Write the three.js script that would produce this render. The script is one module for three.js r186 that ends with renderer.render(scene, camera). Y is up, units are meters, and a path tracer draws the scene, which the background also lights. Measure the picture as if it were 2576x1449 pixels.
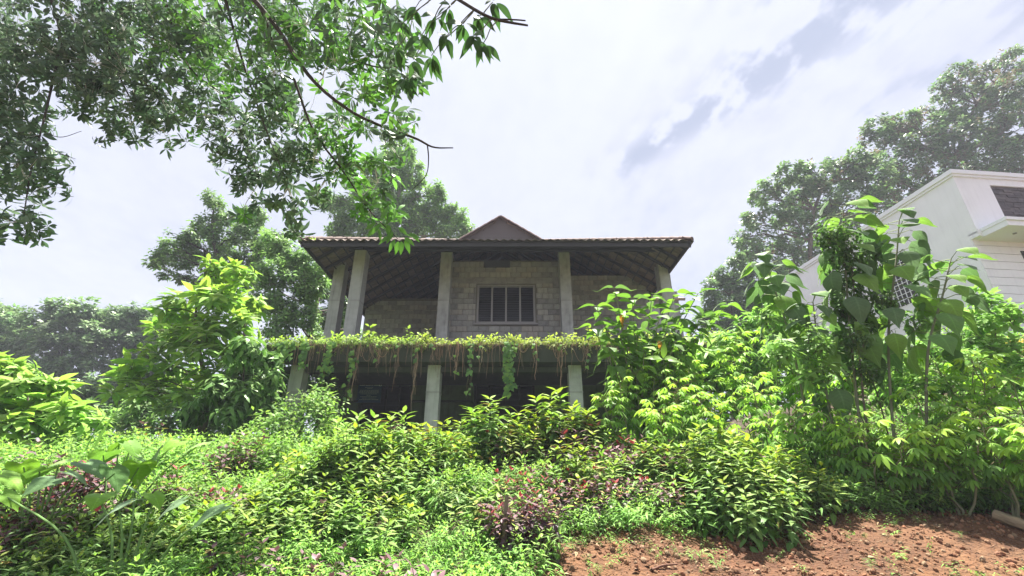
import * as THREE from 'three';
import { ImprovedNoise } from 'three/addons/math/ImprovedNoise.js';
import { mergeGeometries } from 'three/addons/utils/BufferGeometryUtils.js';

// ------------------------------------------------------------------ camera, sky, sun, exposure
const PITCH = THREE.MathUtils.degToRad(23.1), FL = 1160, EYE = 1.6;           // lens length for a frame 2576 x 1449
const scene = new THREE.Scene();
const camera = new THREE.PerspectiveCamera(2 * Math.atan(724.5 / FL) * 180 / Math.PI, 1024 / 576, 0.05, 1500);
camera.position.set(0, EYE, 0);
camera.rotation.x = PITCH;
const renderer = new THREE.WebGLRenderer({ antialias: true });
renderer.setSize(1024, 576);
renderer.toneMapping = THREE.LinearToneMapping;
renderer.toneMappingExposure = 4.0;
renderer.shadowMap.enabled = true;
const SUN_DIR = new THREE.Vector3(0.10, 1, -0.28).normalize();
const sun = new THREE.DirectionalLight(new THREE.Color(1, 0.955, 0.87), 5.0);
sun.position.copy(SUN_DIR).multiplyScalar(60);
sun.castShadow = true; sun.shadow.mapSize.set(4096, 4096);
Object.assign(sun.shadow.camera, { left: -35, right: 35, top: 35, bottom: -35, near: 1, far: 140 });
scene.add(sun, sun.target);

const noise = new ImprovedNoise();
const clamp = THREE.MathUtils.clamp, lerp = THREE.MathUtils.lerp, sstep = THREE.MathUtils.smoothstep;
function fbm(x, y, z, o = 4) { let s = 0, a = 0.5, f = 1; for (let i = 0; i < o; i++) { s += a * noise.noise(x * f, y * f, z * f); a *= 0.5; f *= 2.03; } return s; }
function rng(seed) { let a = seed >>> 0; return () => { a = (a + 0x6D2B79F5) | 0; let t = Math.imul(a ^ (a >>> 15), 1 | a); t = (t + Math.imul(t ^ (t >>> 7), 61 | t)) ^ t; return ((t ^ (t >>> 14)) >>> 0) / 4294967296; }; }

function makeSky() {
  const w = 4096, h = 2048, d = new Float32Array(w * h * 4), S = 1 / 4.0;
  for (let j = 0; j < h; j++) for (let i = 0; i < w; i++) {
    const q = (j * w + i) * 4; d[q + 3] = 1;
    const el = ((j + 0.5) / h - 0.5) * Math.PI; if (el < 0) { d[q] = 0.26 * S; d[q + 1] = 0.32 * S; d[q + 2] = 0.22 * S; continue; }
    const az = ((i + 0.5) / w - 0.5) * 2 * Math.PI, x = Math.cos(az) * Math.cos(el), y = Math.sin(el), z = Math.sin(az) * Math.cos(el);
    const k = 1 / (y + 0.16), px = x * k, pz = z * k, a = px * 0.94 - pz * 0.33, b = px * 0.33 + pz * 0.94;
    // high broken cloud: thick white sheets with thin lavender places, combed by the wind
    const big = fbm(a * 1.1 + 3.1, b * 0.6 + 1.7, 0.3, 3), mid = fbm(a * 5 + 0.4, b * 2.6, 4.2, 4), fine = fbm(a * 22 + b * 5, b * 15, 9.1, 4);
    let cover = clamp(0.86 + big * 0.55 + mid * 0.30 + fine * 0.16, 0, 1);
    // a long torn opening in the sheet that widens towards the zenith
    const t = clamp((b + 0.92) / 0.75, 0, 1), mc = 0.655 + 0.16 * t * t + 0.03 * Math.sin(b * 9), wd = 0.045 + 0.17 * t * t, e = (a - mc) / wd;
    const band = Math.exp(-e * e) * sstep(b, -0.96, -0.80) * (1 - sstep(b, -0.16, 0.2)), strand = fbm(a * 19 + b * 2.5 + 7, b * 4.6 - a, 2.2, 4), clump = fbm(a * 12 - b * 3, b * 12 + a * 3, 6.2, 5), tear = sstep(strand * 0.9 + clump * 1.1 + fine * 0.5 + 0.10 * (1 - t), -0.30, 0.22);
    const b2 = Math.exp(-(((a - 0.97 - 0.1 * t) / 0.05) ** 2)) * sstep(b, -0.62, -0.45) * (1 - sstep(b, -0.16, 0.2)); cover *= 1 - 0.90 * band * tear; cover *= 1 - 0.5 * b2 * sstep(clump + strand, -0.1, 0.4);
    const low = 1 - sstep(y, 0.05, 0.62);
    cover = lerp(cover, 0.48 + 0.9 * fbm(a * 0.8 + 9, b * 1.5, 5.5, 4), low * 0.75);
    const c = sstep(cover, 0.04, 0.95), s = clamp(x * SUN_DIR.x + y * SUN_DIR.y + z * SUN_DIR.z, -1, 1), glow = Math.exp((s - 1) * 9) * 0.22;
    const shade = 1 + 0.07 * mid + 0.05 * fine - 0.10 * Math.exp(-e * e / 6) * sstep(strand + clump, -0.2, 0.5) * (band > 0.001 ? 1 : 0);
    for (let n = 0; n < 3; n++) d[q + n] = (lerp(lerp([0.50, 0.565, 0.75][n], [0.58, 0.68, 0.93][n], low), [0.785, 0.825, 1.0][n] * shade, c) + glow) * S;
  }
  const t = new THREE.DataTexture(d, w, h, THREE.RGBAFormat, THREE.FloatType);
  t.mapping = THREE.EquirectangularReflectionMapping; t.magFilter = t.minFilter = THREE.LinearFilter; t.needsUpdate = true;
  return t;
}
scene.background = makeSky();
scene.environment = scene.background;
scene.fog = new THREE.FogExp2(new THREE.Color(0.82, 0.86, 1.0), 0.0017);

// ------------------------------------------------------------------ helpers
const V = (x, y, z) => new THREE.Vector3(x, y, z);
const UPV = V(0, 1, 0);
// layout: the place that stands at distance D in front of the viewer and is measured there in the photograph
function at(px, py, D) {
  const h = D * Math.tan(PITCH + Math.atan((724.5 - py) / FL)), zc = D * Math.cos(PITCH) + h * Math.sin(PITCH);
  return V((px - 1288) / FL * zc, EYE + h, -D);
}
const perPx = (p) => ((-p.z) * Math.cos(PITCH) + (p.y - EYE) * Math.sin(PITCH)) / FL;
const used = {};
function numbered(n) { if (!(n in used)) { used[n] = 0; return n; } used[n]++; return n + '_' + String(used[n]).padStart(3, '0'); }
function tag(o, label, category, group, kind) { if (label) o.userData.label = label; if (category) o.userData.category = category; if (group) o.userData.group = group; if (kind) o.userData.kind = kind; return o; }
function thing(name, label, category, pos = [0, 0, 0], turn = 0, group) {
  const o = new THREE.Group(); o.name = numbered(name); o.position.set(...pos); o.rotation.y = turn; scene.add(o);
  return tag(o, label, category, group);
}
function put(name, geo, mat, parent, kind) {
  const m = new THREE.Mesh(geo, mat); m.name = name; m.castShadow = m.receiveShadow = true; if (kind) m.userData.kind = kind; parent.add(m); return m;
}
const local = (root, p) => p.clone().sub(root.position);

class MB {                                                    // collects vertices with colour and uv
  constructor() { this.p = []; this.c = []; this.u = []; this.i = []; }
  v(x, y, z, c, u = 0, w = 0) { this.p.push(x, y, z); this.c.push(c[0], c[1], c[2]); this.u.push(u, w); return this.p.length / 3 - 1; }
  t(a, b, c) { this.i.push(a, b, c); }
  geo() {
    const g = new THREE.BufferGeometry();
    g.setAttribute('position', new THREE.Float32BufferAttribute(this.p, 3)); g.setAttribute('color', new THREE.Float32BufferAttribute(this.c, 3)); g.setAttribute('uv', new THREE.Float32BufferAttribute(this.u, 2));
    g.setIndex(this.i); g.computeVertexNormals(); return g;
  }
}
const _a = V(), _b = V(), _c = V();
function frame(pos, dir, up = UPV, s = 1) {                    // z along dir, y near up
  const z = dir.clone().normalize(); let x = new THREE.Vector3().crossVectors(up, z); if (x.lengthSq() < 1e-6) x.set(1, 0, 0); x.normalize();
  const y = new THREE.Vector3().crossVectors(z, x);
  return new THREE.Matrix4().makeBasis(x, y, z).scale(V(s, s, s)).setPosition(pos);
}
const SHAPES = {
  lance: (t) => Math.pow(Math.sin(Math.PI * Math.pow(t, 0.8)), 0.9),
  ovate: (t) => Math.sin(Math.PI * Math.pow(t, 0.62)),
  obov: (t) => Math.pow(Math.sin(Math.PI * Math.pow(t, 1.35)), 0.8),
  heart: (t) => Math.pow(Math.sin(Math.PI * Math.pow(clamp(t, 0, 1), 0.45)), 0.85),
  blade: (t) => Math.pow(1 - t, 0.7),
};
function leaf(mb, m, L, Wd, o = {}) {
  const { rows = 3, shape = 'lance', fold = 0.25, curl = 0.25, wave = 0, notch = 0, color = [0.1, 0.2, 0.03], cross = 1, start = 0, twist = 0 } = o;
  const f = SHAPES[shape], K = 2 * cross + 1; let prev = null;
  const P = (x, y, z, u, w) => { _a.set(x, y, z).applyMatrix4(m); return mb.v(_a.x, _a.y, _a.z, color, u, w); };
  const bend = (z) => -curl * L * z * z;
  for (let r = 0; r <= rows; r++) {
    const t = r / rows, w = (shape === 'blade' || r > 0) && r < rows ? f(t) * Wd / 2 : (shape === 'blade' && r === 0 ? Wd / 2 : (shape === 'heart' && r === 0 ? Wd * 0.3 : 0));
    const row = [];
    if (w === 0) { row.push(P(0, bend(t), start + L * t, 0.5, t)); }
    else for (let k = 0; k < K; k++) {
      const s = (k - cross) / cross, as = Math.abs(s);
      const back = notch * L * as * Math.max(0, 1 - t * 3.2);
      row.push(P(s * w, bend(t) + fold * w * as - curl * 0.3 * w * as * as + wave * L * Math.sin(t * 11 + s * 2) * as, start + L * t * (1 - curl * curl * t * 0.35) - back, 0.5 + s / 2, t));
    }
    if (prev) {
      if (prev.length === 1) for (let k = 0; k + 1 < row.length; k++) mb.t(prev[0], row[k + 1], row[k]);
      else if (row.length === 1) for (let k = 0; k + 1 < prev.length; k++) mb.t(prev[k], prev[k + 1], row[0]);
      else for (let k = 0; k + 1 < K; k++) { mb.t(prev[k], prev[k + 1], row[k + 1]); mb.t(prev[k], row[k + 1], row[k]); }
    }
    prev = row;
  }
}
function tube(mb, pts, r0, r1, sides = 5, color = [1, 1, 1], vs = 1) {
  let ring = null, len = 0; const n = pts.length - 1;
  const ref = Math.abs(pts[n].clone().sub(pts[0]).normalize().y) > 0.8 ? V(1, 0, 0) : UPV;
  for (let k = 0; k <= n; k++) {
    const d = pts[Math.min(n, k + 1)].clone().sub(pts[Math.max(0, k - 1)]).normalize(); if (k) len += pts[k].distanceTo(pts[k - 1]);
    const x = new THREE.Vector3().crossVectors(ref, d).normalize(), y = new THREE.Vector3().crossVectors(d, x), r = typeof r0 === 'function' ? r0(k / n) : lerp(r0, r1, k / n), now = [];
    for (let s = 0; s <= sides; s++) { const a = s / sides * Math.PI * 2; now.push(mb.v(pts[k].x + (x.x * Math.cos(a) + y.x * Math.sin(a)) * r, pts[k].y + (x.y * Math.cos(a) + y.y * Math.sin(a)) * r, pts[k].z + (x.z * Math.cos(a) + y.z * Math.sin(a)) * r, color, s / sides * vs, len)); }
    if (ring) for (let s = 0; s < sides; s++) { mb.t(ring[s], ring[s + 1], now[s + 1]); mb.t(ring[s], now[s + 1], now[s]); }
    ring = now;
  }
}
function curve(pts, n) { return new THREE.CatmullRomCurve3(pts).getPoints(n); }
function limb(a, b, R, sag = 0.1, n = 6, wob = 0.04) {         // a wobbly arc from a to b
  const L = a.distanceTo(b), out = [];
  for (let k = 0; k <= n; k++) { const t = k / n, p = a.clone().lerp(b, t); const e = Math.sin(Math.PI * t); p.y += e * sag * L; p.x += (R() - 0.5) * wob * L * e * 2; p.z += (R() - 0.5) * wob * L * e * 2; out.push(p); }
  return out;
}
const tone = (c, R, a = 0.25) => { const k = 1 + (R() - 0.5) * 2 * a, y = 1 + (R() - 0.5) * a; return [c[0] * k * y, c[1] * k, c[2] * k]; };
const mix3 = (a, b, t) => [lerp(a[0], b[0], t), lerp(a[1], b[1], t), lerp(a[2], b[2], t)];

// ------------------------------------------------------------------ materials
function tex(w, h, fn, rep, srgb) {
  const d = new Uint8Array(w * h * 4);
  for (let j = 0; j < h; j++) for (let i = 0; i < w; i++) { const c = fn(i / w, j / h), q = (j * w + i) * 4; d[q] = clamp(c[0], 0, 1) * 255; d[q + 1] = clamp(c[1], 0, 1) * 255; d[q + 2] = clamp(c[2], 0, 1) * 255; d[q + 3] = 255; }
  const t = new THREE.DataTexture(d, w, h); t.wrapS = t.wrapT = THREE.RepeatWrapping; t.magFilter = t.minFilter = THREE.LinearFilter; if (rep) t.repeat.set(...rep); t.needsUpdate = true; return t;
}
const G1 = (v) => [v, v, v];
const tile = (u, v, s, z) => {                                  // tiling noise on a torus-like blend
  const n = (x, y) => fbm(x * s, y * s, z, 5);
  const a = sstep(u, 0, 1), b = sstep(v, 0, 1);
  return lerp(lerp(n(u, v), n(u - 1, v), a), lerp(n(u, v - 1), n(u - 1, v - 1), a), b);
};
const vein = tex(64, 128, (u, v) => {
  const x = Math.abs(u - 0.5) * 2, mid = Math.exp(-Math.pow(x / 0.07, 2)), q = (v * 9 - x * 1.7), side = Math.exp(-Math.pow((q - Math.round(q)) / 0.11, 2)) * (1 - x * 0.7);
  const n = tile(u, v, 6, 3) * 0.22; const k = 0.74 + mid * 0.24 + side * 0.13 + n; return [k * 1.02, k, k * 0.95];
});
const veinBump = tex(64, 128, (u, v) => {
  const x = Math.abs(u - 0.5) * 2, q = (v * 9 - x * 1.7), side = Math.exp(-Math.pow((q - Math.round(q)) / 0.18, 2)); return G1(0.8 - Math.exp(-Math.pow(x / 0.1, 2)) * 0.5 - side * 0.3);
});
function leafMat(name, o = {}) {
  return new THREE.MeshPhysicalMaterial({ name, color: new THREE.Color().setScalar(1.28), vertexColors: true, side: THREE.DoubleSide, roughness: 0.95, specularIntensity: 0.35, transmission: o.trans ?? 0.5, thickness: 0, clearcoat: o.coat ?? 0.22, clearcoatRoughness: o.cr ?? 0.38, ...(o.veined ? { map: vein, bumpMap: veinBump, bumpScale: 0.002 } : {}) });
}
const M = {
  leaf: leafMat('leaf'), glossy: leafMat('glossy leaf', { coat: 0.34, cr: 0.34, trans: 0.38 }), big: leafMat('veined leaf', { veined: true, trans: 0.48, coat: 0.28 }), dull: leafMat('dull leaf', { coat: 0.65, cr: 0.32, trans: 0.42 }),
};
M.tints = [[1.15, 1.15, 1.15], [0.86, 1.08, 1.02], [1.32, 1.16, 0.85], [1.02, 1.12, 1.45]].map((c) => { const m = leafMat('bush leaf', { veined: true, coat: 0.3, cr: 0.4, trans: 0.46 }); m.color.setRGB(...c); return m; });
M.waxy = leafMat('waxy leaf', { coat: 0.45, cr: 0.48, trans: 0.2 });
const barkTex = tex(128, 256, (u, v) => { const n = tile(u, v * 1, 7, 1.3) + tile(u * 1, v, 18, 4.1) * 0.5; const k = 0.62 + n * 0.7; return [k, k * 0.97, k * 0.92]; });
const bark = (c, s = 1) => new THREE.MeshStandardMaterial({ name: 'bark', color: new THREE.Color().setRGB(...c), vertexColors: true, map: barkTex, bumpMap: barkTex, bumpScale: 0.012 * s, roughness: 0.9 });
M.bark = bark([0.20, 0.165, 0.135]); M.barkDark = bark([0.10, 0.08, 0.065]); M.barkPale = bark([0.34, 0.31, 0.26]);
M.root = new THREE.MeshStandardMaterial({ name: 'root', color: 0xffffff, vertexColors: true, roughness: 0.9 });
const concTex = tex(256, 256, (u, v) => {
  const a = tile(u, v, 3, 0.4), b = tile(u, v, 14, 2.2), s = fbm(u * 26, v * 2.2, 7.7, 3); const k = 0.74 + a * 0.42 + b * 0.22 - Math.max(0, s) * 0.35; return [k * 1.0, k * 0.99, k * 0.95];
});
const concBump = tex(256, 256, (u, v) => G1(0.5 + tile(u, v, 9, 5.5) * 0.8 + tile(u, v, 40, 6.5) * 0.4));
const stone = (name, c, o = {}) => new THREE.MeshStandardMaterial({ name, color: new THREE.Color().setRGB(...c), map: concTex, bumpMap: concBump, bumpScale: o.bump ?? 0.006, roughness: o.rough ?? 0.9 });
M.concrete = stone('weathered concrete', [0.42, 0.42, 0.43]);
M.concretePale = stone('pale concrete', [0.52, 0.525, 0.54]);
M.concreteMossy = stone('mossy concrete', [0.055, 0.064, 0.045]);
M.greenWall = stone('green wall paint', [0.12, 0.165, 0.09]);
M.mortar = stone('mortar', [0.24, 0.225, 0.21]);
M.blocks = [[0.345, 0.34, 0.345], [0.30, 0.30, 0.305], [0.39, 0.38, 0.375], [0.255, 0.255, 0.265], [0.36, 0.335, 0.32]].map((c, i) => { const m = stone('cement block', c.map((v) => v * 1.45), { bump: 0.012 }); m.map = concTex.clone(); m.map.offset.set(i * 0.21, i * 0.37); m.map.needsUpdate = true; return m; });
M.steel = new THREE.MeshStandardMaterial({ name: 'painted steel', color: new THREE.Color(0.035, 0.033, 0.032), roughness: 0.55, metalness: 0.2 });
M.wood = new THREE.MeshStandardMaterial({ name: 'grey window frame', color: new THREE.Color(0.30, 0.29, 0.30), roughness: 0.7, bumpMap: concBump, bumpScale: 0.003 });
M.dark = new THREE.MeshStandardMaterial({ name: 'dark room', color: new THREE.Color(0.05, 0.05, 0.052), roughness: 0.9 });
M.bar = new THREE.MeshStandardMaterial({ name: 'window bar', color: new THREE.Color(0.06, 0.06, 0.065), roughness: 0.6, metalness: 0.3 });
const clay = (c) => new THREE.MeshStandardMaterial({ name: 'clay tile', color: new THREE.Color().setRGB(...c), map: concTex, bumpMap: concBump, bumpScale: 0.004, roughness: 0.85 });
M.tiles = [clay([0.30, 0.235, 0.20]), clay([0.26, 0.20, 0.17]), clay([0.36, 0.27, 0.22])];
M.ridge = clay([0.19, 0.125, 0.11]);
const wallTex = tex(256, 256, (u, v) => { const k = 0.93 + tile(u, v, 3, 2.2) * 0.12 - Math.max(0, fbm(u * 20, v * 1.6, 3.3, 3)) * 0.10; return [k, k, k * 0.99]; });
M.white = new THREE.MeshStandardMaterial({ name: 'white wall paint', color: new THREE.Color(0.88, 0.885, 0.91), map: wallTex, roughness: 0.75, bumpMap: concBump, bumpScale: 0.0015 });
M.whiteTrim = new THREE.MeshStandardMaterial({ name: 'white trim', color: new THREE.Color(0.80, 0.81, 0.84), roughness: 0.6 });
const box = (x0, x1, y0, y1, z0, z1) => { const g = new THREE.BoxGeometry(x1 - x0, y1 - y0, z1 - z0), u = g.attributes.uv, p = g.attributes.position, n = g.attributes.normal; g.translate((x0 + x1) / 2, (y0 + y1) / 2, (z0 + z1) / 2); for (let i = 0; i < p.count; i++) { const ax = Math.abs(n.getX(i)), ay = Math.abs(n.getY(i)); u.setXY(i, (ax > 0.5 ? p.getZ(i) : p.getX(i)) * 0.5, (ay > 0.5 ? p.getZ(i) : p.getY(i)) * 0.5); } return g; };
function chamfer(w, h, d, c) {                                  // box with bevelled front edges (front = +z)
  const s = new THREE.Shape([new THREE.Vector2(-w / 2 + c, -h / 2 + c), new THREE.Vector2(w / 2 - c, -h / 2 + c), new THREE.Vector2(w / 2 - c, h / 2 - c), new THREE.Vector2(-w / 2 + c, h / 2 - c)]);
  const g = new THREE.ExtrudeGeometry(s, { depth: d - c, bevelEnabled: true, bevelThickness: c, bevelSize: c, bevelSegments: 1 }); g.translate(0, 0, -d + c); return g;
}

// ------------------------------------------------------------------ ground
function soilEdge(x) { return x < 0.15 ? 0 : x < 0.5 ? lerp(3.3, 3.95, (x - 0.15) / 0.35) : x < 1.35 ? lerp(3.95, 4.3, (x - 0.5) / 0.85) : x < 2.6 ? lerp(4.3, 4.75, (x - 1.35) / 1.25) : 4.82; }
function groundY(x, z) {
  const D = -z, K = [[-40, 0], [1.2, 0], [2.0, 0.42], [2.8, 0.84], [3.4, 1.0], [4.4, 1.25], [5.5, 1.5], [7, 1.83], [9, 2.1], [11, 2.25], [60, 2.8], [400, 8]];
  let y = 6; for (let i = 0; i + 1 < K.length; i++) if (D < K[i + 1][0]) { const t = clamp((D - K[i][0]) / (K[i + 1][0] - K[i][0]), 0, 1); y = lerp(K[i][1], K[i + 1][1], t); break; }
  if (D > 0.9) { const f = clamp((D - 0.9) / 2, 0, 1); y += f * (fbm(x * 0.7 + 5, z * 0.7, 1.1, 3) * 0.22 + fbm(x * 3, z * 3, 6.1, 3) * 0.05); }
  y += sstep(x, 7.5, 11.5) * sstep(D, 4, 8) * 2.3;
  return y;
}
function onGround(px, py) { let D = 1.8; for (; D < 30; D += 0.02) { const p = at(px, py, D); if (p.y < groundY(p.x, p.z)) return V(p.x, groundY(p.x, p.z), p.z); } return at(px, py, 30); }
{
  const soilTex = tex(512, 512, (u, v) => { const a = tile(u, v, 4, 1.1), b = tile(u, v, 16, 2.7), c = tile(u, v, 50, 3.3); const k = 0.70 + a * 0.5 + b * 0.45 + c * 0.5; return [k, k * (0.92 + b * 0.2), k * (0.86 + b * 0.3)]; });
  const soilBump = tex(512, 512, (u, v) => G1(0.5 + tile(u, v, 12, 2.7) * 0.7 + tile(u, v, 48, 8.3) * 0.8));
  const mat = new THREE.MeshStandardMaterial({ name: 'red laterite soil', color: 0xffffff, vertexColors: true, map: soilTex, bumpMap: soilBump, bumpScale: 0.03, roughness: 0.97 });
  soilTex.repeat.set(1, 1); soilBump.repeat.set(1, 1);
  const mb = new MB(), xs = [], zs = [];
  for (let x = -400; x < -12; x *= 0.72) xs.push(x); for (let x = -12; x <= 12; x += 0.11) xs.push(x); { const t = []; for (let x = 400; x > 12.2; x *= 0.72) t.push(x); xs.push(...t.reverse()); }
  for (let d = -60; d < 0.8; d += 4) zs.push(d); for (let d = 0.8; d < 6.5; d += 0.075) zs.push(d); for (let d = 6.5; d < 420; d *= 1.06) zs.push(d);
  for (const D of zs) for (const x of xs) {
    const y = groundY(x, -D), s = clamp((soilEdge(x) + 0.6 - D) / 0.6, 0, 1) * (D > 0.8 ? 1 : 0.6), damp = clamp(0.5 + fbm(x * 1.3, D * 1.3, 3.3, 3) * 1.6, 0, 1);
    const soil = mix3([0.125, 0.054, 0.022], [0.195, 0.098, 0.042], damp), litter = [0.085, 0.06, 0.035];
    mb.v(x, y, -D, mix3(litter, soil, s), x * 0.8, D * 0.8);
  }
  const n = xs.length; for (let j = 0; j + 1 < zs.length; j++) for (let i = 0; i + 1 < n; i++) { const a = j * n + i; mb.t(a, a + 1, a + n + 1); mb.t(a, a + n + 1, a + n); }
  const g = put('ground', mb.geo(), mat, scene, 'structure'); g.userData.label = 'red soil bank rising from the road to the overgrown plot';
  // loose laterite pebbles on the bank
  const R = rng(11), pg = []; for (let k = 0; k < 3; k++) { const q = new THREE.IcosahedronGeometry(1, 1), p = q.attributes.position; for (let i = 0; i < p.count; i++) { const f = 1 + 0.35 * noise.noise(p.getX(i) * 1.7 + k * 9, p.getY(i) * 1.7, p.getZ(i) * 1.7); p.setXYZ(i, p.getX(i) * f, p.getY(i) * f * 0.7, p.getZ(i) * f); } q.computeVertexNormals(); pg.push(q); }
  const pm = new THREE.MeshStandardMaterial({ name: 'laterite pebble', color: 0xffffff, roughness: 0.95, bumpMap: concBump, bumpScale: 0.004 });
  pg.forEach((geo, k) => {
    const N = 2600, im = new THREE.InstancedMesh(geo, pm, N), m = new THREE.Matrix4(), q = new THREE.Quaternion(); let n = 0;
    while (n < N) {
      const x = 0.1 + R() * 6.4, D = 2.9 + R() * 2.0; if (D > soilEdge(x) + 0.1 || fbm(x * 1.6, D * 1.6, 8.8, 3) + R() * 0.5 < 0.12) continue;
      const s = 0.005 + Math.pow(R(), 5) * 0.017; q.setFromEuler(new THREE.Euler(R() * 6, R() * 6, R() * 6));
      im.setMatrixAt(n, m.compose(V(x, groundY(x, -D) + s * 0.3, -D), q, V(s, s, s))); im.setColorAt(n, new THREE.Color().setRGB(...tone(R() < 0.7 ? [0.19, 0.092, 0.046] : [0.27, 0.17, 0.10], R, 0.25))); n++;
    }
    im.name = numbered('pebbles'); im.castShadow = true; tag(im, 'loose reddish pebbles strewn over the bare soil bank', 'pebbles', 'pebbles on the soil bank', 'stuff'); scene.add(im);
  });
}

// ------------------------------------------------------------------ the unfinished two-storey house
{
  const DE = 12.0, eave = at(1288, 607, DE).y, XL = at(757, 607, DE).x, XR = at(1738, 607, DE).x, XM = (XL + XR) / 2, PF = 0.54, PS = 0.65, DB = 22.5;
  const ridgeY = eave + PS * (XR - XL) / 2, DG = 16.9, gateY = eave + PF * (DG - DE), gw = (ridgeY - gateY) / PS;
  const house = thing('unfinished_house', 'unfinished two-storey house of bare cement blocks with a tiled roof, overgrown by creepers', 'house');
  const floorY = at(0, 868, 10.4).y, upperY = floorY + 0.5, baseY = 2.15;
  // porch slab with its deep edge beam
  const SL = at(668, 862, 10.4).x, SR = 6.2;
  put('porch_slab', box(SL, SR, floorY - 0.13, floorY, -14.3, -10.66), M.concreteMossy, house);
  put('slab_beam', box(SL, SR, floorY - 0.40, floorY + 0.012, -10.65, -10.4), M.concreteMossy, house);
  put('slab_drip', box(SL, SR, floorY - 0.55, floorY - 0.42, -11.0, -10.8), M.concreteMossy, house);
  put('upper_floor', box(XL + 0.6, XR - 0.1, floorY + 0.01, upperY, -21.4, -12.5), M.concrete, house);
  // lower posts
  const col = (x0, x1, y0, y1, z0, z1, m, parent, name = 'column') => {
    const c = put(name, box(x0, x1, y0, y1, z0, z1), m, parent); return c;
  };
  for (const px of [742, 1090, 1448]) { const p = at(px, 960, 10.7); col(p.x - 0.15, p.x + 0.15, baseY - 0.5, floorY - 0.402, -11.02, -10.7, M.concretePale, house, 'lower_column'); const b = put('column_joint', box(p.x - 0.158, p.x + 0.158, floorY - 1.05, floorY - 1.01, -11.028, -10.692), M.concrete, house); b.userData.kind = undefined; }
  // upper posts: px at mid height, top y, D, width
  const posts = [[893, 730, 629, 13.15, 0.36, 0.42], [843, 745, 656, 14.2, 0.36, 0.40], [1117, 730, 626, 14.0, 0.36, 0.42], [1424, 730, 628, 14.0, 0.36, 0.42], [1672, 690, 632, 14.0, 0.36, 0.42]];
  for (const [px, py, top, D, w, d] of posts) {
    const p = at(px, py, D), ty = at(px, top, D).y, c = put('upper_column', box(p.x - w / 2, p.x + w / 2, floorY, ty, -D - d, -D), M.concretePale, house);
    const jy = at(px, 756, D).y; put('formwork_joint', box(p.x - w / 2 - 0.008, p.x + w / 2 + 0.008, jy, jy + 0.025, -D - d - 0.008, -D + 0.008), M.concrete, c);
    put('steel_pad', box(p.x - 0.05, p.x + 0.05, ty, ty + 0.5, -D - d * 0.5 - 0.05, -D - d * 0.5 + 0.05), M.steel, c);
  }
  // block walls: blocks in running bond on a mortar core
  const bg = [[0.355, 0.19], [0.175, 0.19], [0.355, 0.19]].map(([w, h], i) => chamfer(w, h, 0.05, 0.012 + i * 0.003));
  const R = rng(5);
  function blockWall(x0, x1, y0, y1, D, holes, notchAt) {
    const wall = put('block_wall', new THREE.BufferGeometry(), M.mortar, house), solid = [];
    const cuts = [...holes].sort((a, b) => a[0] - b[0]); let cx = x0;
    for (const h of cuts) { solid.push(box(cx, h[0], y0, y1, -D - 0.2, -D)); solid.push(box(h[0], h[1], y0, h[2], -D - 0.2, -D)); if (h[3] < y1) solid.push(box(h[0], h[1], h[3], y1, -D - 0.2, -D)); cx = h[1]; }
    solid.push(box(cx, x1, y0, y1, -D - 0.2, -D)); wall.geometry = mergeGeometries(solid);
    const inHole = (a, b, c, d) => holes.some((h) => b > h[0] - 0.04 && a < h[1] + 0.04 && d > h[2] - 0.04 && c < h[3] + 0.04);
    let row = 0; for (let y = y0; y + 0.17 < y1; y += 0.2, row++) {
      let x = x0 + (row % 2 ? -0.18 : 0) - (R() * 0.02); 
      while (x < x1 - 0.08) {
        let a = Math.max(x, x0), b = Math.min(x + 0.36, x1); x += 0.365; if (b - a < 0.1) continue;
        for (const h of holes) if (y + 0.19 > h[2] - 0.03 && y < h[3] + 0.03) { if (a < h[1] + 0.04 && b > h[1] + 0.04 && a > h[0] - 0.04) a = h[1] + 0.045; if (b > h[0] - 0.04 && a < h[0] - 0.04 && b < h[1] + 0.04) b = h[0] - 0.045; }
        if (b - a < 0.07 || inHole(a, b, y, y + 0.19)) continue;
        const o = put('block', bg[Math.floor(R() * 3) === 1 && b - a < 0.2 ? 1 : 0], M.blocks[Math.floor(R() * 5)], wall);
        const gw0 = o.geometry === bg[1] ? 0.175 : 0.355; o.scale.x = (b - a - 0.006) / gw0; o.position.set((a + b) / 2, y + 0.1 + (R() - 0.5) * 0.006, -D + 0.014 + (R() - 0.5) * 0.012); o.rotation.z = (R() - 0.5) * 0.012;
      }
    }
    return wall;
  }
  const DW = 14.75, wy1 = at(0, 656, DW).y, wl = at(1136, 760, DW).x - 0.15, wr = at(1412, 760, DW).x + 0.2;
  const wx0 = at(1200, 765, DW).x, wx1 = at(1346, 765, DW).x, wy0 = at(0, 814, DW).y, wyt = at(0, 718, DW).y, nx0 = at(1217, 660, DW).x, nx1 = at(1283, 660, DW).x;
  blockWall(wl, wr, upperY, wy1, DW, [[wx0, wx1, wy0, wyt], ]);
  put('lintel', box(wl, wr, at(0, 714, DW).y, at(0, 701, DW).y, -DW - 0.2, -DW + 0.03), M.concrete, house);
  put('dark_gap_panel', box(nx0, nx1, at(0, 674, DW).y, wy1 + 0.01, -DW - 0.1, -DW + 0.035), M.dark, house);  // solid dark panel on the wall, painted as the shade of a notch
  const DR = 15.9, ry1 = at(0, 693, DR).y; blockWall(wr - 0.1, XR - 0.25, upperY, ry1, DR, []);
  put('lintel', box(wr, XR - 0.2, at(0, 740, DR).y, at(0, 733, DR).y, -DR - 0.2, -DR + 0.03), M.concrete, house);
  const DL = 18, ly1 = at(0, 751, DL).y; blockWall(XL + 0.15, wl, upperY, ly1, DL, []);
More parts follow.
